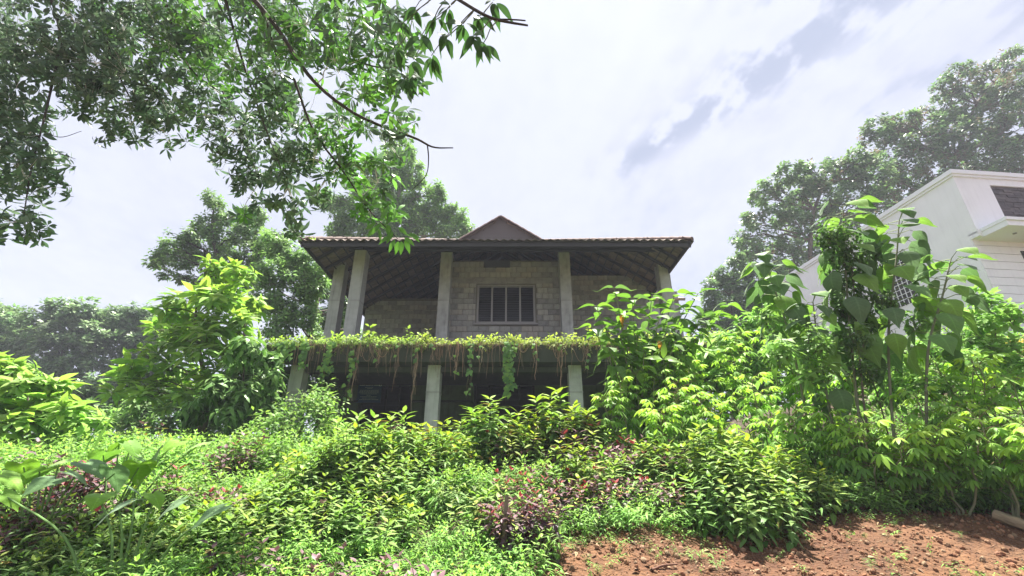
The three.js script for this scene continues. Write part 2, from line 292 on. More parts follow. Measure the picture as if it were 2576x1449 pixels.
  put('lintel', box(XL + 0.15, wl, at(0, 790, DL).y, at(0, 783, DL).y, -DL - 0.2, -DL + 0.03), M.concrete, house);
  put('side_wall', box(wl - 0.0, wl + 0.2, upperY, ly1, -DL, -DW - 0.2), M.concrete, house); put('side_wall', box(wr - 0.2, wr, upperY, ry1, -20.8, -DW - 0.2), M.concrete, house);
  put('rear_wall', box(XL + 1.0, XR - 0.3, upperY, eave + 2.2, -21.4, -21.2), M.concrete, house); put('side_wall', box(XR - 0.45, XR - 0.25, upperY, ry1, -21.2, -DR - 0.2), M.concrete, house);
  { const s = new THREE.Shape([new THREE.Vector2(XL, eave + 0.1), new THREE.Vector2(XR, eave + 0.1), new THREE.Vector2(XM, ridgeY + 0.2)]), g = new THREE.ExtrudeGeometry(s, { depth: 0.1, bevelEnabled: false }); g.translate(0, 0, -22.2); put('rear_gable', g, M.dark, house); }
  put('side_wall', box(XL + 1.0, XL + 1.2, upperY, eave + 0.6, -21.2, -DL - 0.2), M.concrete, house);
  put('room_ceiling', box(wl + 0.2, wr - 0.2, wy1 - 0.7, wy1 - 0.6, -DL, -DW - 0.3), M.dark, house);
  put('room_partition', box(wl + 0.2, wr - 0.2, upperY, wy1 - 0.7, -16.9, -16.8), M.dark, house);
  // upper window: four lights with horizontal bars
  {
    const w = new THREE.Group(); w.name = 'window'; house.add(w); const f = 0.06, zf = -DW + 0.045, zb = -DW - 0.09;
    put('frame', mergeGeometries([box(wx0, wx1, wy0, wy0 + f, zb, zf), box(wx0, wx1, wyt - f, wyt, zb, zf), box(wx0, wx0 + f, wy0 + f, wyt - f, zb, zf), box(wx1 - f, wx1, wy0 + f, wyt - f, zb, zf)]), M.wood, w);
    put('sill', box(wx0 - 0.09, wx1 + 0.09, wy0 - 0.06, wy0 - 0.002, -DW - 0.02, zf + 0.05), M.wood, w);
    const n = 4, step = (wx1 - wx0 - f) / n; for (let k = 1; k < n; k++) put('mullion', box(wx0 + k * step, wx0 + k * step + f, wy0 + f, wyt - f, zb, zf - 0.004), M.wood, w);
    for (let k = 0; k < n; k++) for (let j = 1; j < 15; j++) { const y = wy0 + f + (wyt - wy0 - 2 * f) * j / 15; const b = put('bar', box(wx0 + k * step + f, wx0 + (k + 1) * step, y - 0.006, y + 0.006, zb + 0.03, zb + 0.042), M.bar, w); }
    const glass = new THREE.MeshPhysicalMaterial({ name: 'dusty pane', color: new THREE.Color(0.42, 0.44, 0.48), transmission: 1, specularIntensity: 0.5, roughness: 0.12, thickness: 0 });
    for (let k = 0; k < n; k++) { const g = new THREE.PlaneGeometry(step - f, wyt - wy0 - 2 * f); g.translate(wx0 + k * step + f + (step - f) / 2, (wy0 + wyt) / 2, zb + 0.006); put('pane', g, glass, w); }
  }
  // ground floor wall with two dark openings, set far back under the slab
  const DGW = 14.4, gx = (px, py) => at(px, py, DGW).x, gy = (py) => at(0, py, DGW).y, oy = gy(936);
  const open = [[gx(905, 990), gx(1036, 990)], [gx(1192, 990), gx(1345, 990)]], rooms = [];
  { let x = SL + 0.02; const parts = []; for (const [a, b] of open) { parts.push(box(x, a, baseY - 0.4, floorY - 0.14, -DGW - 0.2, -DGW)); parts.push(box(a, b, oy, floorY - 0.14, -DGW - 0.2, -DGW)); x = b; } parts.push(box(x, SR - 0.6, baseY - 0.4, floorY - 0.14, -DGW - 0.2, -DGW)); put('ground_floor_wall', mergeGeometries(parts), M.greenWall, house); }
  put('sunshade', box(SL + 0.6, SR - 0.8, gy(929), gy(924), -DGW, -DGW + 0.35), M.concreteMossy, house);
  put('wall_band', box(open[0][1] + 0.02, open[1][0] - 0.02, gy(1012), gy(1007), -DGW, -DGW + 0.03), M.concreteMossy, house);
  put('wall_band', box(SL + 0.5, open[0][0] - 0.02, gy(1012), gy(1007), -DGW, -DGW + 0.03), M.concreteMossy, house);
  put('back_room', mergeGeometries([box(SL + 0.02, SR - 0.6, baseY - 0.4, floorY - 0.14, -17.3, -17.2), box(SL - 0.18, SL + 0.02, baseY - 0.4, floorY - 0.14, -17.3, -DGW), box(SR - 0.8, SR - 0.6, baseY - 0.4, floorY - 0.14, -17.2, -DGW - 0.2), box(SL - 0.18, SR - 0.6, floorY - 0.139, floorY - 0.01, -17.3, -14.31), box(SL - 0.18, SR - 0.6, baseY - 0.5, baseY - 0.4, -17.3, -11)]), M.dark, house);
  for (const [a, b] of open) {
    const g = new THREE.Group(); g.name = 'grille_door'; house.add(g);
    put('frame', mergeGeometries([box(a, a + 0.07, baseY, oy, -DGW - 0.12, -DGW - 0.03), box(b - 0.07, b, baseY, oy, -DGW - 0.12, -DGW - 0.03), box(a + 0.07, b - 0.07, oy - 0.07, oy, -DGW - 0.12, -DGW - 0.03)]), M.steel, g);
    for (let k = 1; k < 4; k++) put('upright', box(lerp(a, b, k / 4) - 0.025, lerp(a, b, k / 4) + 0.025, baseY, oy - 0.07, -DGW - 0.10, -DGW - 0.05), M.steel, g);
    for (let k = 1; k < 16; k++) put('bar', box(a + 0.07, b - 0.07, lerp(baseY, oy, k / 16) - 0.007, lerp(baseY, oy, k / 16) + 0.007, -DGW - 0.045, -DGW - 0.031), M.bar, g);
  }
  // roof: hipped, with a small gable; clay tiles on battens and rafters
  const tg = (() => {                                            // one pantile, z runs down the slope, y up
    const mb = new MB(), w = 0.2425, l = 0.36; const rows = [[0, 0], [l, 0]], K = 6, prof = (s) => 0.022 * Math.sin(s * Math.PI * 2 * 1 - 0.6) + 0.004;
    const top = [], bot = [];
    for (const [z] of rows) { const a = [], b = []; for (let k = 0; k <= K; k++) { const s = k / K, y = prof(s) + z * 0.055; a.push(mb.v((s - 0.5) * w, y + 0.013, z, [1, 1, 1], s * 0.3, z)); b.push(mb.v((s - 0.5) * w, y, z, [1, 1, 1], s * 0.3, z)); } top.push(a); bot.push(b); }
    for (let k = 0; k < K; k++) { mb.t(top[0][k], top[1][k + 1], top[0][k + 1]); mb.t(top[0][k], top[1][k], top[1][k + 1]); mb.t(bot[0][k], bot[0][k + 1], bot[1][k + 1]); mb.t(bot[0][k], bot[1][k + 1], bot[1][k]); mb.t(top[1][k], bot[1][k], bot[1][k + 1]); mb.t(top[1][k], bot[1][k + 1], top[1][k + 1]); }
    return mb.geo();
  })();
  const roof = new THREE.Group(); roof.name = 'roof'; house.add(roof);
  const PITCHW = 0.228, GAUGE = 0.30, rt = rng(77), mats = [];
  function plane(origin, along, upslope, len, run, inside, singleRows) {   // tiles on one roof plane: along the eave and up the slope
    const z = upslope.clone().multiplyScalar(-1).normalize(), x = along.clone().normalize(), y = new THREE.Vector3().crossVectors(z, x); if (y.y < 0) { x.multiplyScalar(-1); y.multiplyScalar(-1); }
    for (let r = 0; r * GAUGE < run; r++) for (let k = 0; k * PITCHW < len; k++) {
      const p = origin.clone().addScaledVector(along, (k + 0.5) * PITCHW).addScaledVector(upslope, (r + 1) * GAUGE - 0.02);
      if (!inside(p)) continue;
      const m = new THREE.Matrix4().makeBasis(x, y, z); m.multiply(new THREE.Matrix4().makeRotationY((rt() - 0.5) * 0.02)); m.setPosition(p.addScaledVector(y, 0.01 + rt() * 0.004));
      if (r < singleRows) { const t = put('roof_tile', tg, M.tiles[Math.floor(rt() * 3)], roof); t.applyMatrix4(m); } else mats.push(m);
    }
  }
  const e0 = V(XL, eave, -DE), sF = V(0, PF, -1).normalize(), sL = V(1, PS, 0).normalize(), sR = V(-1, PS, 0).normalize();
  const hF = (z) => eave + PF * (-z - DE), hL = (x) => eave + PS * (x - XL), hR = (x) => eave + PS * (XR - x), m = 0.12;
  plane(e0, V(1, 0, 0), sF, XR - XL, 9, (p) => p.y <= Math.min(hL(p.x), hR(p.x)) + m && -p.z < DG + 0.05, 2);
  plane(e0, V(0, 0, -1), sL, DB - DE, 7, (p) => p.x <= XM && (p.y <= hF(p.z) + m || -p.z > DG), 0);
  plane(V(XR, eave, -DE), V(0, 0, -1), sR, DB - DE, 7, (p) => p.x >= XM && (p.y <= hF(p.z) + m || -p.z > DG), 0);
  { const im = new THREE.InstancedMesh(tg, M.tiles[1], mats.length); mats.forEach((q, i) => { im.setMatrixAt(i, q); im.setColorAt(i, new THREE.Color().setScalar(0.8 + rt() * 0.5)); }); im.name = 'roof_tiles'; im.castShadow = true; im.userData.kind = 'stuff'; roof.add(im); }
  // timber under the tiles: rafters up the slope, battens along the eave
  const fr = new MB(), bar = (a, b, w, up) => { const d = b.clone().sub(a), L = d.length(), mtx = frame(a, d, up), g = new THREE.BoxGeometry(w, w * 1.6, L); g.translate(0, -w * 0.9, L / 2); g.applyMatrix4(mtx); return g; };
  const raf = [], bat = [], upF = V(0, 1, PF), lenS = (XM - XL) * Math.hypot(1, PS);
  const rafter = (a, b) => { const g = bar(a, b, 0.055, UPV); put('rafter', g, M.steel, roof); };
  for (let D = DE + 0.35; D < DB; D += 0.72) {
    const top = D < DG ? Math.min(hF(-D), ridgeY) : ridgeY, dx = (top - eave) / PS;
    rafter(V(XL + 0.02, eave - 0.02, -D), V(XL + dx, eave + dx * PS - 0.02, -D)); rafter(V(XR - 0.02, eave - 0.02, -D), V(XR - dx, eave + dx * PS - 0.02, -D));
  }
  for (let x = XL + 0.5; x < XR; x += 0.72) { const top = Math.min(hL(x), hR(x), gateY), d = (top - eave) / PF; rafter(V(x, eave - 0.02, -DE - 0.02), V(x, eave + d * PF - 0.02, -DE - d)); }
  for (let s = 0; s < 22; s++) { const h = s * GAUGE * PS / Math.hypot(1, PS), dx = h / PS; if (eave + h > ridgeY - 0.05) break; const D0 = DE + Math.min(h / PF, DG - DE); bat.push(bar(V(XL + dx, eave + h, -D0), V(XL + dx, eave + h, -DB), 0.022, UPV), bar(V(XR - dx, eave + h, -D0), V(XR - dx, eave + h, -DB), 0.022, UPV)); }
  for (let s = 0; s < 18; s++) { const h = s * GAUGE * PF / Math.hypot(1, PF), d = h / PF; if (d > DG - DE) break; bat.push(bar(V(XL + h / PS, eave + h, -DE - d), V(XR - h / PS, eave + h, -DE - d), 0.022, UPV)); }
  put('battens', mergeGeometries(bat), M.steel, roof, 'stuff');
  for (const [a, b] of [[V(XL, eave, -DE), V(XM - gw, gateY, -DG)], [V(XR, eave, -DE), V(XM + gw, gateY, -DG)]]) { put('hip_rafter', bar(a.clone().setY(a.y - 0.05), b.clone().setY(b.y - 0.05), 0.08, UPV), M.steel, roof); }
  put('fascia', box(XL + 0.02, XR - 0.02, eave - 0.16, eave - 0.005, -DE - 0.06, -DE - 0.02), M.steel, roof);
  put('fascia', box(XL + 0.02, XL + 0.06, eave - 0.12, eave - 0.005, -DB, -DE - 0.06), M.steel, roof); put('fascia', box(XR - 0.06, XR - 0.02, eave - 0.12, eave - 0.005, -DB, -DE - 0.06), M.steel, roof);
  put('wall_plate', box(XL + 0.9, XR - 0.3, eave + 0.42, eave + 0.56, -13.5, -13.38), M.steel, roof);
  put('tie_beam', box(XL + 0.2, XR - 0.2, eave + 0.02, eave + 0.16, -20.2, -20.06), M.steel, roof);
  // small gable: boarded triangle, rake tiles, ridge tiles
  { const s = new THREE.Shape([new THREE.Vector2(-gw - 0.08, 0), new THREE.Vector2(gw + 0.08, 0), new THREE.Vector2(0, ridgeY - gateY + 0.09)]); const g = new THREE.ExtrudeGeometry(s, { depth: 0.06, bevelEnabled: false }); g.translate(XM, gateY - 0.03, -DG - 0.1); put('gable_board', g, new THREE.MeshStandardMaterial({ name: 'dark gable sheet', color: new THREE.Color(0.10, 0.085, 0.08), roughness: 0.8 }), roof); }
  { const s = new THREE.Shape([[-0.38, -0.247], [0, 0], [0.38, -0.247], [0.38, -0.275], [0, -0.03], [-0.38, -0.275]].map((p) => new THREE.Vector2(...p))), g = new THREE.ExtrudeGeometry(s, { depth: DB - DG - 0.15, bevelEnabled: false }); g.translate(XM, ridgeY + 0.035, -DB); put('ridge_board', g, M.tiles[1], roof); }
  const cap = (() => { const g = new THREE.CylinderGeometry(0.125, 0.105, 0.40, 10, 1, false, Math.PI / 2, Math.PI); g.rotateX(Math.PI / 2); return g; })();
  const capRun = (a, b, name) => { const L = a.distanceTo(b), n = Math.ceil(L / 0.34), d = b.clone().sub(a).normalize(); for (let k = 0; k < n; k++) { const c = put(name, cap, M.ridge, roof); c.applyMatrix4(frame(a.clone().addScaledVector(d, (k + 0.5) * L / n), d, UPV)); } };
  capRun(V(XM, ridgeY + 0.02, -DG + 0.12), V(XM, ridgeY + 0.02, -DB), 'ridge_tile');
  capRun(V(XM - gw - 0.05, gateY + 0.0, -DG + 0.06), V(XM - 0.05, ridgeY + 0.03, -DG + 0.06), 'rake_tile'); capRun(V(XM + gw + 0.05, gateY + 0.0, -DG + 0.06), V(XM + 0.05, ridgeY + 0.03, -DG + 0.06), 'rake_tile');
  capRun(V(XL, eave + 0.04, -DE), V(XM - gw, gateY + 0.04, -DG), 'hip_tile'); capRun(V(XR, eave + 0.04, -DE), V(XM + gw, gateY + 0.04, -DG), 'hip_tile');

  // the blue notice on the left grille door
  {
    const cv = document.createElement('canvas'); cv.width = 512; cv.height = 512; const c = cv.getContext('2d');
    c.fillStyle = '#2c4f78'; c.fillRect(0, 0, 512, 512); c.fillStyle = '#c9d3cf'; c.font = 'bold 46px sans-serif'; c.fillText('State Bank of India', 26, 62);
    c.beginPath(); c.arc(476, 46, 30, 0, 7); c.fill(); c.fillStyle = '#2c4f78'; c.beginPath(); c.arc(476, 48, 11, 0, 7); c.fill(); c.fillRect(471, 50, 10, 30);
    c.fillStyle = '#9fb2ba'; const Rn = rng(3);
    for (const [x, w, y] of [[150, 170, 100], [200, 110, 130], [50, 400, 180], [40, 410, 212], [30, 430, 244], [70, 350, 276], [200, 90, 312], [70, 350, 352], [110, 290, 388], [60, 400, 428]]) { let q = x; while (q < x + w) { const k = 14 + Rn() * 34; c.fillRect(q, y, Math.min(k, x + w - q), 11); q += k + 8; } }
    const t = new THREE.CanvasTexture(cv); t.colorSpace = THREE.SRGBColorSpace;
    const a = at(903, 965, DGW), b = at(957, 1013, DGW), n = thing('notice', 'blue bank notice with pale lettering hung on the left grille door', 'notice', [(a.x + b.x) / 2, (a.y + b.y) / 2, -DGW + 0.02]);
    const w = b.x - a.x, h = a.y - b.y; put('board', box(-w / 2, w / 2, -h / 2, h / 2, -0.03, 0), new THREE.MeshStandardMaterial({ name: 'notice edge', color: new THREE.Color(0.05, 0.08, 0.14), roughness: 0.6 }), n);
    const pg = new THREE.PlaneGeometry(w, h); pg.translate(0, 0, 0.003); put('print', pg, new THREE.MeshStandardMaterial({ name: 'notice print', map: t, roughness: 0.55 }), n);
  }
  Object.assign(M, { SL, SR, floorY, eave, XL, XR, XM, DE, hF, ridgeY });
}
// ------------------------------------------------------------------ white house on the right
{
  const c0 = at(2390, 430, 11), c1 = at(2015, 672, 17.45), turn = Math.atan2(c0.x - c1.x, c0.z - c1.z), H = c0.y, gy = 3.6;
  // local frame: x to the right along the front, z towards the viewer, origin at the front left corner on the ground
  const w = thing('white_house', 'modern white house with a flat parapet, dark tile panel and canopy on the right', 'house', [c0.x, 0, c0.z], turn);
  const Wd = 8, Dp = 9;
  put('wall', mergeGeometries([box(0, Wd, 2.4, H - 0.2, -Dp, -0.25), box(0, 1.08, 7.95, H - 0.2, -0.25, 0), box(1.08, Wd, H - 0.42, H - 0.2, -0.25, 0), box(0, Wd, 7.85, 8.0, -0.25, -0.001)]), M.white, w);
  put('parapet_cap', mergeGeometries([box(-0.09, Wd + 0.1, H - 0.13, H, -Dp - 0.1, 0.09), box(-0.05, Wd + 0.05, H - 0.2, H - 0.132, -Dp - 0.05, 0.05)]), M.whiteTrim, w);
  const rowM = [[0.085, 0.07, 0.075], [0.11, 0.09, 0.095], [0.15, 0.125, 0.13]].map((c) => stone('dark cladding stone', c, { bump: 0.02, rough: 0.6 })), R = rng(21);
  const panel = put('tile_panel', box(1.09, 4.2, 8.0, H - 0.43, -0.2, -0.06), rowM[0], w);
  for (let y = 8.02, r = 0; y < H - 0.48; y += 0.085, r++) { let x = 1.1; while (x < 3.1) { const L = 0.14 + R() * 0.3; put('stone_strip', box(x, Math.min(x + L, 4.19), y, y + 0.078, -0.07, -0.04 + R() * 0.028), rowM[Math.floor(R() * 3)], panel); x += L + 0.006; } }
  const cn = put('canopy', box(0.12, Wd, 7.82, 7.97, -0.24, 0.62), M.whiteTrim, w); put('canopy_edge', box(0.10, Wd, 7.972, 8.06, -0.2, 0.66), M.whiteTrim, cn);
  { const g = new THREE.CylinderGeometry(0.045, 0.045, 0.02, 14); g.translate(0.75, 7.812, 0.25); put('ceiling_light', g, M.wood, cn); }
  for (let y = 3.6; y < 7.8; y += 0.24) put('board', box(0.012, Wd, y, y + 0.226, -0.249, -0.215), M.white, w);
  put('dark_door_panel', box(1.35, 2.6, 5.2, 7.55, -0.26, -0.2), M.dark, w);  // flat dark panel; the shade of a recess is only its colour
  const win = new THREE.Group(); win.name = 'window'; w.add(win); const y0 = at(2290, 748, 13).y, y1 = at(2285, 636, 13).y;
  put('opening', box(-0.012, 0.02, y0, y1, -3.6, -2.2), M.dark, win); for (let k = 1; k < 9; k++) put('bar', box(-0.03, -0.014, y0, y1, -2.2 - k * 0.155 - 0.01, -2.2 - k * 0.155 + 0.01), M.whiteTrim, win); for (let k = 1; k < 9; k++) put('bar', box(-0.044, -0.031, lerp(y0, y1, k / 9) - 0.008, lerp(y0, y1, k / 9) + 0.008, -3.6, -2.2), M.whiteTrim, win);  // the opening is a dark panel, its shade put into the colour
  const mb = new MB(); tube(mb, [V(-0.10, at(2400, 832, 11.5).y, -2.6), V(-0.10, at(2400, 826, 11.5).y, 0.0)], 0.055, 0.055, 10, [0.32, 0.33, 0.34]); put('drain_pipe', mb.geo(), M.root, w);
  put('plinth', box(-0.12, Wd, 2.4, 3.55, -Dp, 0.1), M.concrete, w);
}
{ // low tiled outbuilding glimpsed behind the house on the right
  const p = at(1702, 716, 19), o = thing('outbuilding', 'small tiled outbuilding glimpsed between the house and the far trees', 'shed', [p.x, 2.3, p.z]);
  put('wall', box(-1.5, 0.1, 0, p.y - 2.5, -3, -0.3), M.concrete, o); const g = box(-2, 0.35, -0.06, 0.06, -1.8, 1.6); g.rotateX(0.42); g.translate(0, p.y - 2.3, -1.6); put('roof', g, M.tiles[2], o);
}

// ------------------------------------------------------------------ trees
function clusterGeo(seed, o) {                                  // a twig end: leaves all round it, size about one metre
  const R = rng(seed), mb = new MB(), { n = 14, L = 0.5, W = 0.4, colors, droop = 0.4, shape = 'lance', rows = 2, spread = 0.5, twig = true, curl = 0.3 } = o;
  for (let k = 0; k < n; k++) {
    const a = k * 2.4 + R() * 0.7, t = k / n, e = lerp(-droop, 0.9 - droop * 0.6, t) + (R() - 0.5) * 0.6;
    const d = V(Math.cos(a) * Math.cos(e), Math.sin(e), Math.sin(a) * Math.cos(e)), p = V((R() - 0.5) * spread, (t - 0.5) * spread * 0.9, (R() - 0.5) * spread).addScaledVector(d, 0.08);
    const c = tone(mix3(colors[0], colors[1], clamp(t * 0.9 + (R() - 0.4) * 0.6, 0, 1)), R, 0.2);
    leaf(mb, frame(p, d, V((R() - 0.5) * 0.8, 1, (R() - 0.5) * 0.8)), L * (0.75 + R() * 0.5), L * W, { rows, shape, fold: 0.25, curl, color: c });
  }
  if (twig) for (let k = 0; k < 3; k++) tube(mb, [V((R() - 0.5) * 0.2, -0.5 * spread - 0.25, (R() - 0.5) * 0.2), V((R() - 0.5) * spread, 0, (R() - 0.5) * spread)], 0.014, 0.006, 3, [0.08, 0.065, 0.05]);
  return mb.geo();
}
const UP_Q = new THREE.Quaternion();
function tree(o) {
  // lobes: [px, py, radius px, D]
  const { name = 'tree', label, category = 'tree', group, base, lobes, size, geos, mat, barkM = M.bark, r = 0.2, dens = 5, seed = 1, minUp = 0, tints = [1, 1], limbFrom = 0.35, shell = 0.35, squash = 0.85 } = o;
  const R = rng(seed), root = thing(name, label, category, base.toArray(), 0, group), mb = new MB(), W = [0.9, 0.9, 0.9];
  const L = lobes.map(([px, py, rp, D]) => { const c = at(px, py, D + (R() - 0.5) * (o.deep ?? 1)); return { c: c.sub(base), r: rp * perPx(at(px, py, D)) }; });
  const mean = L.reduce((s, l) => s.add(l.c), V(0, 0, 0)).multiplyScalar(1 / L.length), fork = V(mean.x * 0.3 * limbFrom, mean.y * limbFrom, mean.z * 0.3 * limbFrom), topL = L.reduce((a, b) => (b.c.y > a.c.y ? b : a));
  const leader = curve([V(0, -0.4, 0), fork.clone().multiplyScalar(0.6), fork, mean.clone().lerp(topL.c, 0.2), topL.c.clone()], 18);
  tube(mb, leader, (t) => r * (1.25 * (1 - t) ** 1.2 + 0.06) * (t < 0.03 ? 1.3 : 1), 0, 8, W);
  for (const l of L) {
    let best = leader[4], bd = 1e9; for (const p of leader.slice(4)) { if (p.y > l.c.y - l.r * 0.2) continue; const d = p.distanceTo(l.c); if (d < bd) { bd = d; best = p; } }
    const lr = r * clamp(0.12 + bd * 0.03, 0.10, 0.38), arm = limb(best, l.c, R, 0.06, 6, 0.09); tube(mb, arm, lr, lr * 0.35, 5, W);
    for (let k = 0; k < 5; k++) { const d = V(R() - 0.5, R() * 0.8 - 0.25, R() - 0.5).normalize(); tube(mb, limb(arm[3 + Math.floor(R() * 3)], l.c.clone().addScaledVector(d, l.r * 0.85), R, 0.05, 4, 0.12), lr * 0.4, lr * 0.12, 4, W); }
  }
  put('trunk', mb.geo(), barkM, root);
  const lists = geos.map(() => []);
  for (const l of L) {
    const n = Math.max(3, Math.round(1.7 * dens * (l.r / size) ** 2));
    for (let k = 0; k < n; k++) {
      const d = V(R() * 2 - 1, R() * 2 - 1, R() * 2 - 1); if (d.lengthSq() > 1 || d.lengthSq() < 0.01) { k--; continue; } d.normalize();
      const rr = l.r * lerp(shell, 1, Math.pow(R(), 0.6)) * (0.85 + 0.3 * noise.noise(d.x * 2.5 + l.c.x, d.y * 2.5, d.z * 2.5 + l.c.z)), p = l.c.clone().add(V(d.x * rr, d.y * rr * squash, d.z * rr));
      const up = V(d.x * 0.6 + (R() - 0.5) * 0.6, 0.9 + d.y * 0.5, d.z * 0.6 + (R() - 0.5) * 0.6).normalize(), q = new THREE.Quaternion().setFromUnitVectors(UPV, up).multiply(UP_Q.clone().setFromAxisAngle(UPV, R() * 6.28));
      const s = size * (0.7 + R() * 0.6); lists[Math.floor(R() * geos.length)].push([new THREE.Matrix4().compose(p, q, V(s, s, s)), lerp(tints[0], tints[1], R()), R()]);
    }
  }
  lists.forEach((ls, gi) => { if (!ls.length) return; const im = new THREE.InstancedMesh(geos[gi], mat, ls.length); ls.forEach(([mm, t, q], i) => { im.setMatrixAt(i, mm); im.setColorAt(i, new THREE.Color(t * (0.92 + q * 0.16), t, t * (0.9 + q * 0.2))); }); im.name = 'crown'; im.castShadow = im.receiveShadow = true; im.userData.kind = 'stuff'; root.add(im); });
  return root;
}
const DKG = [[0.095, 0.18, 0.055], [0.175, 0.30, 0.07]], MDG = [[0.115, 0.225, 0.052], [0.20, 0.35, 0.065]], BRT = [[0.15, 0.30, 0.05], [0.28, 0.45, 0.06]], FAR = [[0.085, 0.16, 0.06], [0.18, 0.29, 0.10]];
const gDark = [1, 2].map((k) => clusterGeo(100 + k, { n: 26, L: 0.46, W: 0.46, colors: DKG, droop: 0.5 }));
const gMid = [1, 2].map((k) => clusterGeo(120 + k, { n: 26, L: 0.5, W: 0.44, colors: MDG, droop: 0.5 }));
const gFar = [1, 2].map((k) => clusterGeo(140 + k, { n: 26, L: 0.5, W: 0.62, colors: FAR, droop: 0.3, shape: 'ovate', twig: false, curl: 0.2 }));
const gBright = [1, 2].map((k) => clusterGeo(160 + k, { n: 14, L: 0.75, W: 0.42, colors: BRT, droop: 0.15, shape: 'lance', rows: 3, spread: 0.25, curl: 0.45 }));
const gDroop = [1, 2].map((k) => clusterGeo(180 + k, { n: 18, L: 0.62, W: 0.38, colors: [[0.065, 0.14, 0.035], [0.13, 0.25, 0.05]], droop: 1.0, rows: 3, spread: 0.4, curl: 0.6 }));
const gBrown = [1, 2].map((k) => clusterGeo(200 + k, { n: 15, L: 0.42, W: 0.5, colors: [[0.10, 0.085, 0.045], [0.17, 0.135, 0.075]], droop: 0.3, shape: 'ovate', twig: false }));
const feet = (px, D, dx = 0) => { const p = at(px, 1000, D); return V(p.x + dx, groundY(p.x + dx, -D) - 0.1, -D); };
const D_ = (D, arr) => arr.map(([x, y, r]) => [x, y, r, D]);

tree({ label: 'airy dark tree with small leaves standing left of the house behind the bright tree', base: feet(640, 19), r: 0.26, seed: 31, size: 0.42, dens: 4.2, mat: M.glossy, geos: gDark, barkM: M.barkDark, limbFrom: 0.45, squash: 0.8, shell: 0.2,
  lobes: D_(19, [[540, 505, 34], [560, 545, 45], [515, 575, 48], [470, 600, 45], [430, 625, 42], [400, 655, 32], [450, 660, 38], [505, 640, 45], [560, 610, 52], [620, 590, 50], [590, 660, 50], [530, 695, 40], [470, 705, 28], [410, 690, 18], [650, 640, 58], [700, 600, 40], [640, 545, 40]]) });
tree({ label: 'tall hazy tree rising behind the left half of the tiled roof', base: feet(862, 27), r: 0.34, seed: 32, size: 0.55, dens: 5, mat: M.leaf, geos: gMid, barkM: M.barkPale, limbFrom: 0.6, tints: [0.75, 1.15],
  lobes: D_(27, [[1010, 385, 50], [960, 420, 60], [1035, 440, 48], [920, 480, 66], [985, 500, 62], [1050, 510, 50], [1095, 490, 38], [1085, 540, 52], [1140, 545, 46], [1165, 580, 34], [1030, 565, 56], [950, 565, 60], [880, 545, 52], [850, 580, 40], [1120, 590, 40], [900, 600, 44], [1000, 600, 44], [840, 510, 40]]) });
tree({ label: 'dense dark leafy tree pressed against the left side of the house', base: feet(760, 15.5), r: 0.2, seed: 33, size: 0.36, dens: 5.5, mat: M.glossy, geos: gDark, barkM: M.barkDark, tints: [0.85, 1.5],
  lobes: D_(15.5, [[690, 620, 50], [735, 640, 52], [775, 665, 48], [690, 690, 54], [740, 710, 54], [785, 735, 46], [670, 760, 50], [720, 780, 52], [770, 800, 48], [640, 700, 40], [700, 830, 44], [800, 700, 40]]).concat([[830, 690, 46, 19], [845, 750, 46, 19], [830, 810, 50, 19], [870, 720, 40, 20], [800, 850, 40, 17], [850, 650, 44, 20], [852, 700, 44, 20], [858, 780, 44, 20], [850, 830, 44, 20], [880, 660, 36, 21], [885, 840, 40, 20]]) });
tree({ label: 'bright yellow-green young tree with long whorled leaves left of the porch', base: feet(535, 10.5), r: 0.11, seed: 34, size: 0.40, dens: 3.0, mat: M.big, geos: gBright, barkM: M.bark, limbFrom: 0.5, tints: [0.95, 1.4], deep: 1.6,
  lobes: D_(10.5, [[520, 675, 24], [560, 690, 46], [610, 700, 42], [500, 735, 44], [560, 750, 56], [620, 765, 44], [430, 775, 40], [480, 800, 56], [550, 815, 58], [620, 830, 46], [390, 835, 46], [450, 865, 56], [520, 885, 56], [590, 890, 50], [350, 895, 44], [400, 930, 54], [470, 950, 56], [320, 955, 44], [290, 975, 28], [370, 990, 48], [440, 1010, 46], [540, 960, 50]]) });
tree({ name: 'shrub', label: 'grey-green shrub with drooping pointed leaves below the bright tree beside the porch', category: 'shrub', base: feet(630, 9.4), r: 0.06, seed: 35, size: 0.30, dens: 5, mat: M.glossy, geos: gDroop, barkM: M.barkDark, limbFrom: 0.35,
  lobes: D_(9.4, [[620, 880, 44], [665, 900, 40], [590, 930, 50], [650, 945, 50], [690, 950, 32], [560, 985, 50], [620, 1000, 52], [680, 1000, 40], [520, 1020, 44], [590, 1040, 44], [650, 1045, 40], [480, 1035, 36]]) });
const farL = [[['rounded blue-green tree at the far left edge beyond the plot', 40, 30, 41], [[-60, 800, 70], [10, 800, 55], [-20, 860, 80], [40, 840, 60], [20, 920, 80], [-60, 940, 80], [60, 990, 70], [0, 1010, 70]]], [['broad rounded far tree with a thin bare twig before it left of the bright tree', 170, 29, 42], [[110, 800, 52], [160, 785, 48], [210, 795, 50], [80, 850, 58], [150, 850, 66], [220, 855, 62], [110, 920, 64], [190, 925, 66], [150, 990, 66], [240, 980, 60]]], [['lower far tree half hidden behind the bright yellow-green tree', 330, 31, 43], [[270, 810, 46], [320, 800, 48], [370, 800, 48], [290, 860, 56], [350, 860, 56], [300, 930, 60], [360, 930, 60], [420, 830, 56], [330, 1000, 56], [270, 1010, 50], [410, 960, 60]]]];
for (const [[label, px, D, seed], lobes] of farL) tree({ label, base: feet(px, D), r: 0.3, seed, size: 0.62, dens: 5, mat: M.dull, geos: gFar, barkM: M.bark, lobes: D_(D, lobes), tints: [0.7, 1.2], limbFrom: 0.3 });
